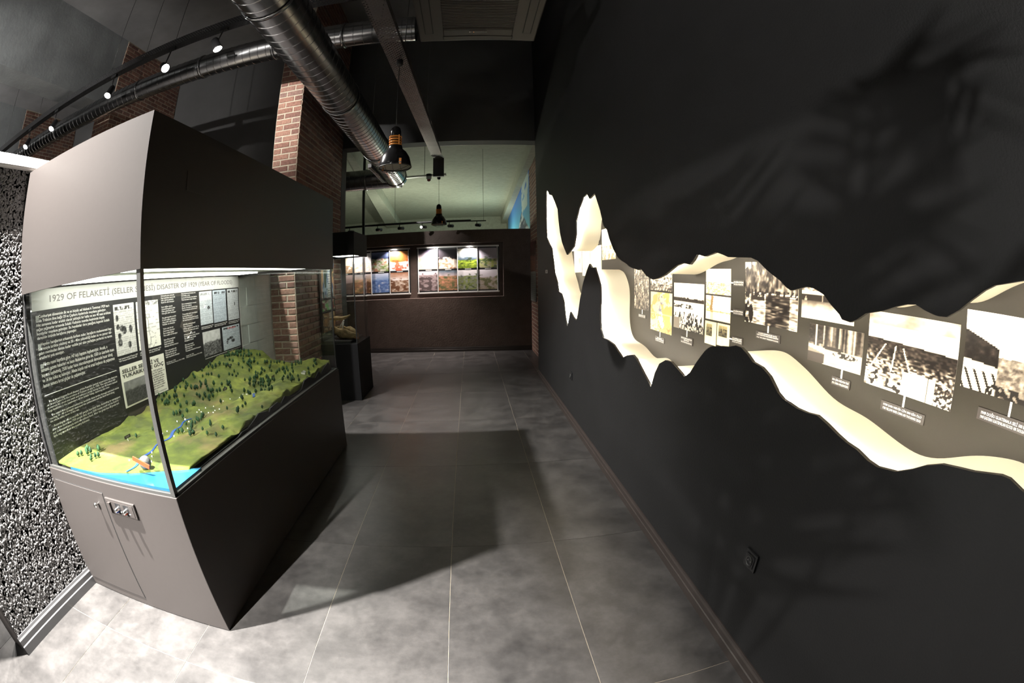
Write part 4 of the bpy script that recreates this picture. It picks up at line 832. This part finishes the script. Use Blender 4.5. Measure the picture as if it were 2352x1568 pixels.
# ================================================================== far wall picture boards
def c_scene(sky0,sky1,gr0,gr1,h,s,blob=None,th=0.55):
    def f(U,V):
        n=fbm(U,V,4,s,2.2); n2=fbm(U,V,9,s+4,2.4); sky=mixc(sky1,sky0,np.clip((V-h)/(1-h+1e-6),0,1)+0.5*(n-0.5)); g=mixc(gr0,gr1,np.clip(1.8*n2-0.4,0,1)); b=mixc(g,sky,step(V,h+0.10*(n-0.5),0.03))
        if blob is not None: b=mixc(b,blob,np.clip((fbm(U,V,5,s+8,1.6)-th)*7,0,0.8)*(V<h+0.12))
        return b
    return f
FAR_R=[[c_scene(C(70,65,85),C(230,215,215),C(215,205,190),C(190,170,150),.58,201,None),c_scene(C(35,32,38),C(45,40,42),C(230,215,195),C(140,100,70),.48,203,C(245,235,215),.5),c_scene(C(250,245,220),C(70,85,100),C(170,190,60),C(70,90,30),.42,205,C(35,45,25),.6),c_scene(C(190,185,195),C(175,170,180),C(150,160,70),C(160,150,150),.45,207,C(60,80,45),.58)],
       [c_scene(C(235,225,235),C(205,190,195),C(110,95,95),C(170,155,155),.80,211,C(65,55,55),.5),c_scene(C(80,95,105),C(190,170,170),C(105,95,60),C(200,135,110),.72,213,C(70,85,55),.55),c_scene(C(245,240,240),C(235,230,230),C(125,140,60),C(150,150,150),.70,215,C(55,70,40),.58),c_scene(C(240,235,240),C(225,215,220),C(195,185,180),C(165,150,120),.62,217,C(100,105,65),.52)]]
FAR_L=[[c_scene(C(240,225,205),C(225,205,180),C(190,160,130),C(150,120,95),.4,231,C(245,240,235),.5),c_scene(C(250,250,250),C(240,235,230),C(235,225,215),C(200,170,150),.5,233,C(255,255,255),.5),c_scene(C(150,165,215),C(45,55,80),C(215,200,205),C(90,115,50),.66,235,C(140,85,60),.58),c_scene(C(215,150,90),C(170,95,40),C(240,235,235),C(220,210,200),.45,237,C(190,60,30),.52)],
       [c_scene(C(190,165,160),C(160,135,130),C(120,100,90),C(90,75,68),.6,241),c_scene(C(200,190,185),C(175,140,110),C(130,90,60),C(95,70,55),.6,243,C(205,165,120),.55),c_scene(C(205,210,225),C(130,155,195),C(70,95,150),C(130,155,195),.64,245,C(215,215,220),.62),c_scene(C(150,100,70),C(245,235,230),C(110,75,50),C(225,210,195),.6,247,C(95,60,40),.5)]]
names_R='framed colour photograph board with silver beads on the far wall, right one'
for x0,pics,lbl in ((-1.085,FAR_R,'silver beaded board of colour flood photographs, right of the post on the far wall'),(-2.93,FAR_L,'silver beaded board of colour flood photographs behind the driftwood case on the far wall')):
    t=thing('photo_board',lbl,'photo board',(x0+0.8,fwy(x0)+0.16,1.2),'photo boards on the far wall')
    W=1.64; mb=MB(); fbox(mb,x0-0.03,x0+W+0.03,-0.175,-0.155,1.20,2.155); mb.build('backing_board',M['board_black'],t)
    for r in range(2):
        z1=2.105-0.445*r
        for c in range(4):
            xa=x0+0.41*c+0.006; photo('photo_sheet',on_far(xa,xa+0.385,z1-0.405,z1,-0.152),pics[r][c],t,36,36,0.003)
            if r==0:
                mb=MB(); fbox(mb,xa+0.14,xa+0.27,-0.155,-0.149,z1-0.437,z1-0.412); pl=mb.build('caption_plate',M['bullet'],t)
                text('caption_text','SEL FELAKETİ\nFLOOD',on_far(xa+0.15,xa+0.255,z1-0.433,z1-0.416,-0.148),M['white_ink'],pl)
    for c in range(5):   # strings of silver beads between the columns
        xb=x0+0.41*c-0.005; prof=[]
        for k in range(38):
            z=k*0.0245; prof+=[(0.004,z),(0.011,z+0.008),(0.011,z+0.016)]
        MB().lathe(prof,(xb,fwy(xb)+0.138,1.215),7).build('bead_string',M['bead'],t)
    for z in (1.195,2.135):
        mb=MB(); fbox(mb,x0-0.03,x0+W+0.03,-0.155,-0.135,z,z+0.03)
        for k in range(66):
            xs_=x0-0.02+k*0.0255; fbox(mb,xs_,xs_+0.014,-0.135,-0.129,z+0.008,z+0.022)
        mb.build('studded_rail',M['bead'],t)
for i,x in enumerate((-2.45,-1.606,-0.746,-0.018,0.45)):
    t=thing('recessed_downlight',('hidden recessed downlight behind the driftwood case','recessed downlight above the left photo board','recessed downlight above the left part of the right photo board','recessed downlight above the right part of the right photo board','unlit recessed downlight at the right end of the picture recess')[i],'lamp',(x,fwy(x)+0.05,2.215))
    MB().lathe([(0.018,-0.002),(0.032,-0.006),(0.036,0.0),(0.018,0.0)],(x,fwy(x)+0.05,2.214),14).build('ring',M['chrome'],t)
    MB().lathe([(0.0,-0.001),(0.018,-0.001)],(x,fwy(x)+0.05,2.213),14).build('lens',M['lens'] if i<4 else M['lamp_white'],t)
    if i<4: spot('downlight_beam',(x,fwy(x)+0.035,2.20),(x,fwy(x)+0.13,1.35),(75,75,105,60)[i],120,(1.0,0.90,0.86),0.012,0.8)

# ================================================================== ducts, trays, rods
def ribbed(r,L,pitch=0.075,rib=0.0032):
    pr=[(r,0)]; z=0.02
    while z<L-0.02: pr+=[(r,z-0.006),(r+rib,z-0.003),(r+rib,z+0.003),(r,z+0.006)]; z+=pitch
    return pr+[(r,L)]
def duct(label,p0,p1,r,clamps,rods,cap=False,pitch=0.10):
    p0=Vector(p0); p1=Vector(p1); d=p1-p0; t=thing('ventilation_duct',label,'duct',tuple(p0))
    MB().strips(ribbed(r,d.length,pitch),p0,d).build('duct_tube',M['duct'],t,merge=False)
    u=d.normalized()
    for c in clamps:
        MB().lathe([(r+0.004,-0.016),(r+0.010,-0.016),(r+0.010,0.016),(r+0.004,0.016)],p0+u*c,36,axis=d).build('clamp_band',M['duct'],t)
    for c in rods:
        q=p0+u*c; MB().tube((q.x,q.y,q.z+r),(q.x,q.y,(HALL_Z if q.y<6.6 else 4.06)),0.004,6).build('hanger_wire',M['grey_metal'],t)
    return t
duct('long round spiral duct crossing behind the lit track lamps',(-12.5,4.05,4.42),(-0.55,4.05,4.13),0.14,(6.2,8.3,9.4,10.4,11.2),(5.2,8.2))
dd=duct('near round spiral duct running down the aisle over the case',(-1.15,0.4,3.26),(-1.235,7.45,3.26),0.18,(1.6,3.4,5.2,6.9),(2.4,4.9))
mb=MB()
for k in range(22): mb.box((-1.41,6.0+0.05*k,3.105),(-1.36,6.03+0.05*k,3.16))
mb.build('air_grille',M['black_metal'],dd,kind='stuff')
duct('dark round duct joining the aisle duct under the pale ceiling',(-6.0,7.62,3.30),(-1.18,7.62,3.30),0.18,(3.6,4.2),(3.0,))
def tray(label,pts,wd,h,m,rods=(),splice=None,zc=HALL_Z):
    """perforated channel: floor and two lips following pts"""
    p0,p1=Vector(pts[0]),Vector(pts[1]); d=(p1-p0); L=d.length; u=d.normalized(); s=u.cross(Vector((0,0,1))).normalized(); t=thing('cable_tray',label,'cable tray',tuple((p0+p1)/2))
    mid=(p0+p1)/2
    for nm,a,b,c,e in (('tray_floor',-wd/2,wd/2,0,0.002),('tray_lip',-wd/2,-wd/2+0.002,0.002,h),('tray_lip',wd/2-0.002,wd/2,0.002,h)):
        q=[p+s*x+Vector((0,0,z)) for z in(c,e) for p,x in((p0,a),(p1,a),(p1,b),(p0,b))]
        o=MB().hexa(q).build(nm,m,t); add_uv(o,(lambda co: (((co+mid-p0).dot(u)),(co.dot(s)))) if nm=='tray_floor' else (lambda co:((co+mid-p0).dot(u),co.z)))
    for r_ in rods: q=p0+u*r_; MB().tube(q+Vector((0,0,0.002)),(q.x,q.y,zc),0.004,6).build('hanger_rod',M['grey_metal'],t)
    if splice:
        for r_ in splice: 
            q=p0+u*r_; mb=MB()
            for sg in(-1,1):
                c_=q+s*sg*(wd/2+0.003)
                for k in range(4): mb.tube(c_+u*(0.03*k)+Vector((0,0,h*0.5)),c_+u*(0.03*k)+s*sg*0.008+Vector((0,0,h*0.5)),0.006,6)
            mb.build('splice_bolts',M['chrome'],t,kind='stuff')
    return t
aisle=tray('perforated steel cable tray running down the aisle ceiling',((-0.655,0.6,3.30),(-0.475,6.25,3.30)),0.15,0.06,M['perf'],(1.2,2.9,4.6),(1.4,2.2,4.3))
MB().hexa([(-0.555,6.25,3.30),(-0.40,6.25,3.30),(-0.40,6.98,3.44),(-0.56,6.98,3.44),(-0.555,6.25,3.305),(-0.40,6.25,3.305),(-0.40,6.98,3.445),(-0.56,6.98,3.445)]).build('tray_ramp',M['black_metal'],aisle)
box('tray_drop',(-0.575,6.98,3.14),(-0.405,7.04,3.45),M['black_metal'],aisle)
tray('black perforated channel carrying the five lit track lamps',((-12,3.68,4.40),(-0.9,3.68,4.40)),0.11,0.09,M['perf_black'],(4.0,6.3,7.4,8.6,10.3),(6.9,8.1,9.0))
tray('white perforated strip crossing at the end of the aisle duct',((-1.035,7.22,3.185),(-0.38,7.22,3.205)),0.07,0.03,M['perf_white'],(0.3,),None,4.06)
tray('thin black perforated channel high across the far room',((-0.45,7.0,3.66),(1.10,7.0,3.69)),0.06,0.045,M['perf_black'],(0.9,),None,4.06)

# ================================================================== lamps
def track_lamp(label,pos,aim,watts,deg,c,group,rail=True,power=True):
    p=Vector(pos); d=(Vector(aim)-p).normalized(); t=thing('track_spotlight',label,'spotlight',tuple(p),group)
    MB().lathe([(0.0,-0.16),(0.040,-0.155),(0.046,-0.14),(0.048,-0.02),(0.060,0.0),(0.060,0.012),(0.052,0.012),(0.050,0.0)],p,20,axis=d).build('lamp_head',M['black_metal'],t)
    MB().lathe([(0.0,0.004),(0.050,0.004)],p,20,axis=d).build('lens',M['lens'],t)
    if rail: MB().tube(p-d*0.08,(p.x,p.y+0.04,4.40),0.009,8).build('stem',M['black_metal'],t); box('adapter',(p.x-0.05,p.y+0.02,4.36),(p.x+0.05,p.y+0.06,4.40),M['black_metal'],t)
    else: MB().tube(p-d*0.08,(p.x,p.y,HALL_Z),0.009,8).build('stem',M['black_metal'],t)
    spot('spotlight_beam',tuple(p+d*0.02),aim,watts,deg,c)
LB=('lit track spotlight nearest to the brick pillar','second lit track spotlight from the brick pillar','third lit track spotlight from the brick pillar, over the hood','fourth lit track spotlight from the brick pillar','farthest lit track spotlight at the left picture edge')
for (pos,aim,wt,dg,c),lb in zip(TRACK_LAMPS,LB): track_lamp(lb,pos,aim,wt,dg,c,'lit spotlights on the black channel')
for (pos,aim,wt,dg,c),lb in zip(FRONT_LAMPS,('ceiling spotlight above the front of the model case','ceiling spotlight aimed at the brick pillar','added fill spotlight aimed at the cabinet door of the model case','added hall fill spotlight aimed at the middle brick pillar','added hall fill spotlight aimed at the farthest brick pillar','ceiling spotlight behind the potted palm')): track_lamp(lb,pos,aim,wt,dg,c,'spotlights above the entrance',rail=False)
for i,(pos,wt,c) in enumerate(FAR_FILL):
    l=bpy.data.lights.new('fill_light','POINT'); l.energy=wt; l.color=c; l.shadow_soft_size=0.12; o=bpy.data.objects.new('fill_light',l); col.objects.link(o); o.location=pos
    t=thing('fill_light_stand',('added fill light hidden behind the far partition, nearer one','added fill light hidden behind the far partition, farther one')[i],'lamp',(pos[0],pos[1],0))
    MB().lathe([(0.14,0),(0.14,0.02),(0.012,0.03),(0.012,1.62),(0.05,1.64),(0.12,1.75),(0.115,1.75),(0.05,1.65)],(pos[0],pos[1],0),18).build('stand',M['black_metal'],t)  # unseen stand made up to carry the added fill light
# dark spotlights along the far rail (only one lens glows)
t=thing('spotlight_rail','dark track rail hanging above the far partition','track rail',(-1.2,8.75,2.6))
MB().tube((-3.2,8.80,2.60),(0.31,8.62,2.60),0.010,8).build('rail_bar',M['black_metal'],t); MB().hexa([(-3.2,8.787,2.606),(0.02,8.622,2.606),(0.02,8.648,2.606),(-3.2,8.813,2.606),(-3.2,8.787,2.63),(0.02,8.622,2.63),(0.02,8.648,2.63),(-3.2,8.813,2.63)]).build('rail_box',M['black_metal'],t)
MB().tube((0.26,8.62,2.60),(0.26,8.62,4.06),0.003,6).build('rail_wire',M['grey_metal'],t); MB().tube((-1.47,8.70,2.60),(-1.47,8.70,4.06),0.003,6).build('rail_wire',M['grey_metal'],t)
RP=[(-2.42,0),(-1.83,0),(-1.38,0),(-0.93,1),(-0.40,0),(0.13,0)]; RL_=('dark rail spotlight at the far left end over the partition','dark rail spotlight left of the ceiling beam end','dark rail spotlight right of the ceiling beam end','rail spotlight with a glowing lens over the partition','dark rail spotlight beside the far pendant','dark rail spotlight at the right end of the far rail')
for (x,lit),lb in zip(RP,RL_):
    yr=8.80-0.0513*(x+3.2)
    t=thing('track_spotlight',lb,'spotlight',(x,yr,2.6),'spotlights on the far rail')
    MB().tube((x,yr,2.592),(x,yr,2.535),0.008,6).build('stem',M['black_metal'],t); MB().tube((x+0.06,yr+0.08,2.525),(x-0.01,yr-0.04,2.515),0.034,12,0.030).build('lamp_head',M['black_metal'],t)
    if lit: MB().lathe([(0.0,0.0),(0.022,0.0)],(x-0.014,yr-0.048,2.5145),12,axis=(-0.5,-1,-0.1)).build('lens',M['lens'],t); spot('spotlight_beam',(x-0.02,yr-0.06,2.50),(-1.1,9.0,0.3),150,96,(1.0,0.84,0.76))
# pendants hanging from the aisle tray
def pendant(label,x,y,zb,zt,s=1.0):
    t=thing('pendant_lamp',label,'pendant lamp',(x,y,zb)); r=0.124*s
    MB().lathe([(r,0),(r*1.01,0.006),(r*0.97,0.03),(r*0.88,0.075),(r*0.68,0.118),(r*0.46,0.142),(r*0.42,0.165),(r*0.42,0.17)],(x,y,zb),36).build('bell_shade',M['lamp_black'],t)
    MB().lathe([(r*0.97,0.004),(r*0.92,0.035),(r*0.82,0.075),(r*0.6,0.11),(r*0.3,0.13),(0,0.132)],(x,y,zb),30).build('reflector',M['lamp_white'],t)
    MB().lathe([(0.040*s,0.165),(0.040*s,0.25)],(x,y,zb),20).build('neck',M['lamp_black'],t)
    mb=MB()
    for k in range(4): mb.lathe([(0.041*s,-0.005),(0.049*s,-0.005),(0.049*s,0.005),(0.041*s,0.005)],(x,y,zb+0.178+0.021*k),24)
    for k in range(4): a=math.pi/4+k*math.pi/2; mb.box((x+math.cos(a)*0.046*s-0.004,y+math.sin(a)*0.046*s-0.004,zb+0.168),(x+math.cos(a)*0.046*s+0.004,y+math.sin(a)*0.046*s+0.004,zb+0.252))
    mb.build('orange_cage',M['orange'],t)
    MB().lathe([(0.042*s,0.25),(0.042*s,0.285),(0.034*s,0.315),(0.018*s,0.33),(0.006,0.335)],(x,y,zb),20).build('cap',M['lamp_black'],t)
    mb=MB(); mb.path([(x+r*math.cos(a),y+r*math.sin(a),zb-0.002) for a in [2*math.pi*k/28 for k in range(29)]],0.0035,6,False)
    for sgn in (-0.45,0.0,0.45):
        for ax in (0,1):
            pts=[]
            for k in range(13):
                q=-1+2*k/12; hh=math.sqrt(max(0,1-sgn*sgn)); u_=q*hh*r; v_=sgn*r; zz=zb-0.004-0.040*(1-(u_*u_+v_*v_)/(r*r)); pts.append((x+(u_ if ax==0 else v_),y+(v_ if ax==0 else u_),zz))
            mb.path(pts,0.0016,5)
    mb.build('wire_guard',M['grey_metal'],t)
    for a in (2.6,5.2):
        cx_,cy__=x+math.cos(a)*r*1.0,y+math.sin(a)*r*1.0; l=box('latch',(cx_-0.008,cy__-0.008,zb-0.004),(cx_+0.008,cy__+0.008,zb+0.040),M['orange'],t); MB().tube((cx_-0.011,cy__-0.006,zb+0.01),(cx_+0.011,cy__-0.006,zb+0.01),0.005,8).build('latch_pin',M['chrome'],l)
    MB().tube((x,y,zb+0.333),(x,y,zt),0.003,6).build('cord',M['black_metal'],t); MB().lathe([(0.0,-0.03),(0.02,-0.026),(0.028,-0.01),(0.028,0.03)],(x,y,zt-0.03),16).build('ceiling_rose',M['black_metal'],t)
pendant('black bell pendant lamp with orange cage hanging in front of the aisle duct',-0.555,3.25,2.37,3.30)
pendant('small far black pendant lamp with orange cage above the picture boards',-0.497,7.2,2.385,3.19)
# smoke detector on the tray
t=thing('smoke_detector','white detector with red lens under the aisle tray end','detector',(-0.653,7.12,3.19))
MB().lathe([(0.045,0.03),(0.045,-0.005),(0.038,-0.012)],(-0.653,7.12,3.185),18,cap=True).build('base',M['black_metal'],t); MB().lathe([(0.042,-0.012),(0.042,-0.05),(0.03,-0.06)],(-0.653,7.12,3.185),18).build('collar',M['white_plastic'],t)
MB().lathe([(0.030,-0.058),(0.028,-0.08),(0.016,-0.092),(0.0,-0.095)],(-0.653,7.12,3.185),16).build('lens',mat('red_lens',(0.28,0.02,0.02),0.2),t)
# vertical post beside the far board
t=thing('steel_post','thin dark steel post standing behind the driftwood case','post',(-1.93,7.95,0)); MB().tube((-1.93,7.95,0),(-1.93,7.95,4.06),0.026,10).build('post_tube',M['black_metal'],t); MB().lathe([(0.05,0),(0.05,0.008),(0.016,0.012)],(-1.93,7.95,0),14).build('foot',M['black_metal'],t)

# ================================================================== ceiling cassette air conditioner
ax0,ax1,ay0,ay1,az=-0.425,0.545,2.50,3.47,3.60
ac=thing('air_conditioner','square ceiling cassette air conditioner hanging at the top of the picture','air conditioner',(0.06,2.98,az))
box('body',(ax0+0.06,ay0+0.06,az+0.04),(ax1-0.06,ay1-0.06,az+0.30),M['black_metal'],ac)
fr=MB(); g=0.20
for a,b in (((ax0,ay0,az),(ax0+g,ay1,az+0.04)),((ax1-g,ay0,az),(ax1,ay1,az+0.04)),((ax0+g,ay0,az),(ax1-g,ay0+g,az+0.04)),((ax0+g,ay1-g,az),(ax1-g,ay1,az+0.04))): fr.box(a,b)
bevel(fr.build('frame_panel',M['ac_plastic'],ac),0.012,3)
for k in range(24): box('grille_slat',(ax0+g,ay0+g+0.0242*k,az+0.006),(ax1-g,ay0+g+0.0242*k+0.014,az+0.02),M['ac_plastic'],ac)
box('filter',(ax0+g,ay0+g,az+0.024),(ax1-g,ay1-g,az+0.03),M['gap'],ac)
for a,b in (((ax0+0.055,ay0+0.15,az-0.003),(ax0+0.115,ay1-0.15,az+0.004)),((ax1-0.115,ay0+0.15,az-0.003),(ax1-0.055,ay1-0.15,az+0.004)),((ax0+0.2,ay1-0.085,az-0.003),(ax1-0.2,ay1-0.035,az+0.004)),((ax0+0.2,ay0+0.035,az-0.003),(ax1-0.2,ay0+0.085,az+0.004))):
    v=bevel(box('louvre_slot',(a[0]-0.006,a[1]-0.006,az-0.0012),(b[0]+0.006,b[1]+0.006,az+0.003),M['gap'],ac),0.001); bevel(box('louvre',a,b,M['ac_plastic'],v),0.003)
dsp=box('display_strip',(-0.01,ay1-0.165,az-0.003),(0.13,ay1-0.145,az+0.001),M['white_plastic'],ac); box('display_window',(-0.004,ay1-0.161,az-0.0036),(0.124,ay1-0.149,az-0.0025),M['gap'],dsp); box('pilot_light',(0.022,ay1-0.157,az-0.0045),(0.028,ay1-0.153,az-0.003),mat('pilot_orange',(0.7,0.25,0.05),0.4,em=1.0,emc=(1,0.35,0.08)),dsp)
for x,y in ((ax0+0.1,ay0+0.1),(ax1-0.1,ay0+0.1),(ax0+0.1,ay1-0.1),(ax1-0.1,ay1-0.1)): MB().tube((x,y,az+0.29),(x,y,HALL_Z),0.005,6).build('hanger_rod',M['grey_metal'],ac)

# ================================================================== sockets and small plates on the black wall
SK=mat('black_socket_plastic',(0.020,0.020,0.021),0.25)
for lb,y,z in (('black wall socket low on the black wall near the camera',1.125,0.503),('black wall socket farther along the black wall',4.39,0.505)):
    t=thing('wall_socket',lb,'socket',(0.998,y,z),'sockets on the black wall')
    bevel(box('cover_plate',(0.990,y-0.041,z-0.041),(1.0,y+0.041,z+0.041),SK,t),0.003); bevel(box('inner_frame',(0.986,y-0.028,z-0.028),(0.991,y+0.028,z+0.028),SK,t),0.002)
    rn=MB().lathe([(0.022,0.0),(0.022,-0.004),(0.019,-0.005),(0.018,0.008)],(0.986,y,z),22,axis=(1,0,0)).build('ring',M['grey_metal'],t)
    for s_ in (-1,1): MB().lathe([(0.0,-0.0006),(0.0028,-0.0006)],(0.9858,y+0.0095*s_,z),8,axis=(1,0,0)).build('pin_hole',M['chrome'],t)
t=thing('small_notice','small pale notice on the black wall beside the first peak of the niche','notice',(0.999,5.88,1.575)); box('notice_sheet',(0.998,5.80,1.553),(1.0,5.96,1.598),M['white_plastic'],t); box('notice_mark',(0.9972,5.86,1.562),(0.9985,5.90,1.589),M['plate'],t)
# posters in the far room
t=thing('mountain_mural','blue sky and snowy rock peak mural on the far right wall','mural',(rwx(13),13,1.9))
def p_mural(U,V):
    b=mixc(C(120,215,225),C(70,120,205),np.clip((V-0.35)*1.5+0.25*(U-0.5),0,1)); cl=(np.abs(U-0.84-0.10*(V-0.6))<0.11*(0.4+fbm(U,V,8,301)))&(V>0.62)&(fbm(U,V,10,303)>0.42); b=mixc(b,C(225,235,225),cl*0.85)
    pk=0.66-np.abs(U-0.76)*1.5*(1+0.2*(fbm(U,V,16,305)-0.5)); rock=V<pk; b=mixc(b,C(62,72,95),rock*1.0); b=mixc(b,C(215,225,230),(rock&(pk-V<0.13*fbm(U,V,12,307)*1.4)&(fbm(U,V,20,309)>0.42))*0.9); return mixc(b,C(40,46,62),(rock&(fbm(U,V,14,311)>0.55))*0.7)
photo('mural_sheet',lambda u,v,d:(rwx(17.6-8.5*u)-0.012+d,17.6-8.5*u,1.9+1.85*v),p_mural,t,80,60,0.01)
t=thing('wall_poster','narrow brown poster with a text sheet hung on the far right brick pillar','poster',(1.205,8.6,1.2)); photo('poster_sheet',lambda u,v,d:(1.200+d,8.98-0.72*u,1.62+0.56*v),c_scene(C(90,50,48),C(60,40,38),C(110,80,70),C(150,110,90),.5,331),t,24,24,0.008); tx=box('text_sheet',(1.200,8.28,1.02),(1.208,8.96,1.60),M['bullet'],t)
text('poster_text','\n'.join(['Sel felaketi ve korunma']*14),lambda u,v,d:(1.198,8.93-0.62*u,1.06+0.5*v),M['black_ink'],tx,kind='stuff')

# ================================================================== potted palm beside the camera (its fronds shade the black wall)
plm=thing('potted_palm','potted feather palm standing behind the viewpoint','plant',(-0.80,-0.62,0))
MB().lathe([(0.0,0.0),(0.15,0.0),(0.20,0.36),(0.215,0.38),(0.19,0.38),(0.18,0.33),(0.0,0.33)],(-0.80,-0.62,0),24).build('pot',M['black_metal'],plm)
LEAF=mat('palm_leaf_green',(0.03,0.12,0.025),0.5); rp=random.Random(5)
for k in range(13):
    az_=k*2.4; ln=rp.uniform(0.75,1.05); base=Vector((-0.80,-0.62,0.33)); lean=rp.uniform(0.25,0.75); H=rp.uniform(1.85,2.2); pts=[]
    for i in range(14):
        t_=i/13; rad=lean*(t_**1.6)*ln; pts.append(base+Vector((math.cos(az_)*rad,math.sin(az_)*rad,H*math.sin(min(1.0,t_*1.15)*math.pi*0.5)-0.45*max(0,t_-0.6)*lean*2)))
    fr_=MB().path(pts,[0.010*(1-0.8*i/13)+0.001 for i in range(14)],6).build('frond_stem',LEAF,plm); mb=MB()
    for i in range(5,14):
        for j in (0,0.5):
            if i==13 and j: continue
            q=pts[i].lerp(pts[min(i+1,13)],j); tg=(pts[min(i+1,13)]-pts[i-1]).normalized(); sd=tg.cross(Vector((0,0,1))).normalized()
            for sg in (-1,1):
                tip=q+(sd*sg*0.9+tg*0.7+Vector((0,0,-0.35))).normalized()*0.30*(1-0.45*(i-5)/9); wv=tg*0.012; mb.add([q-wv,q+wv,q.lerp(tip,0.55)+wv*0.9,tip,q.lerp(tip,0.55)-wv*0.9],[(0,1,2,3,4)])
    mb.build('leaflets',LEAF,fr_)
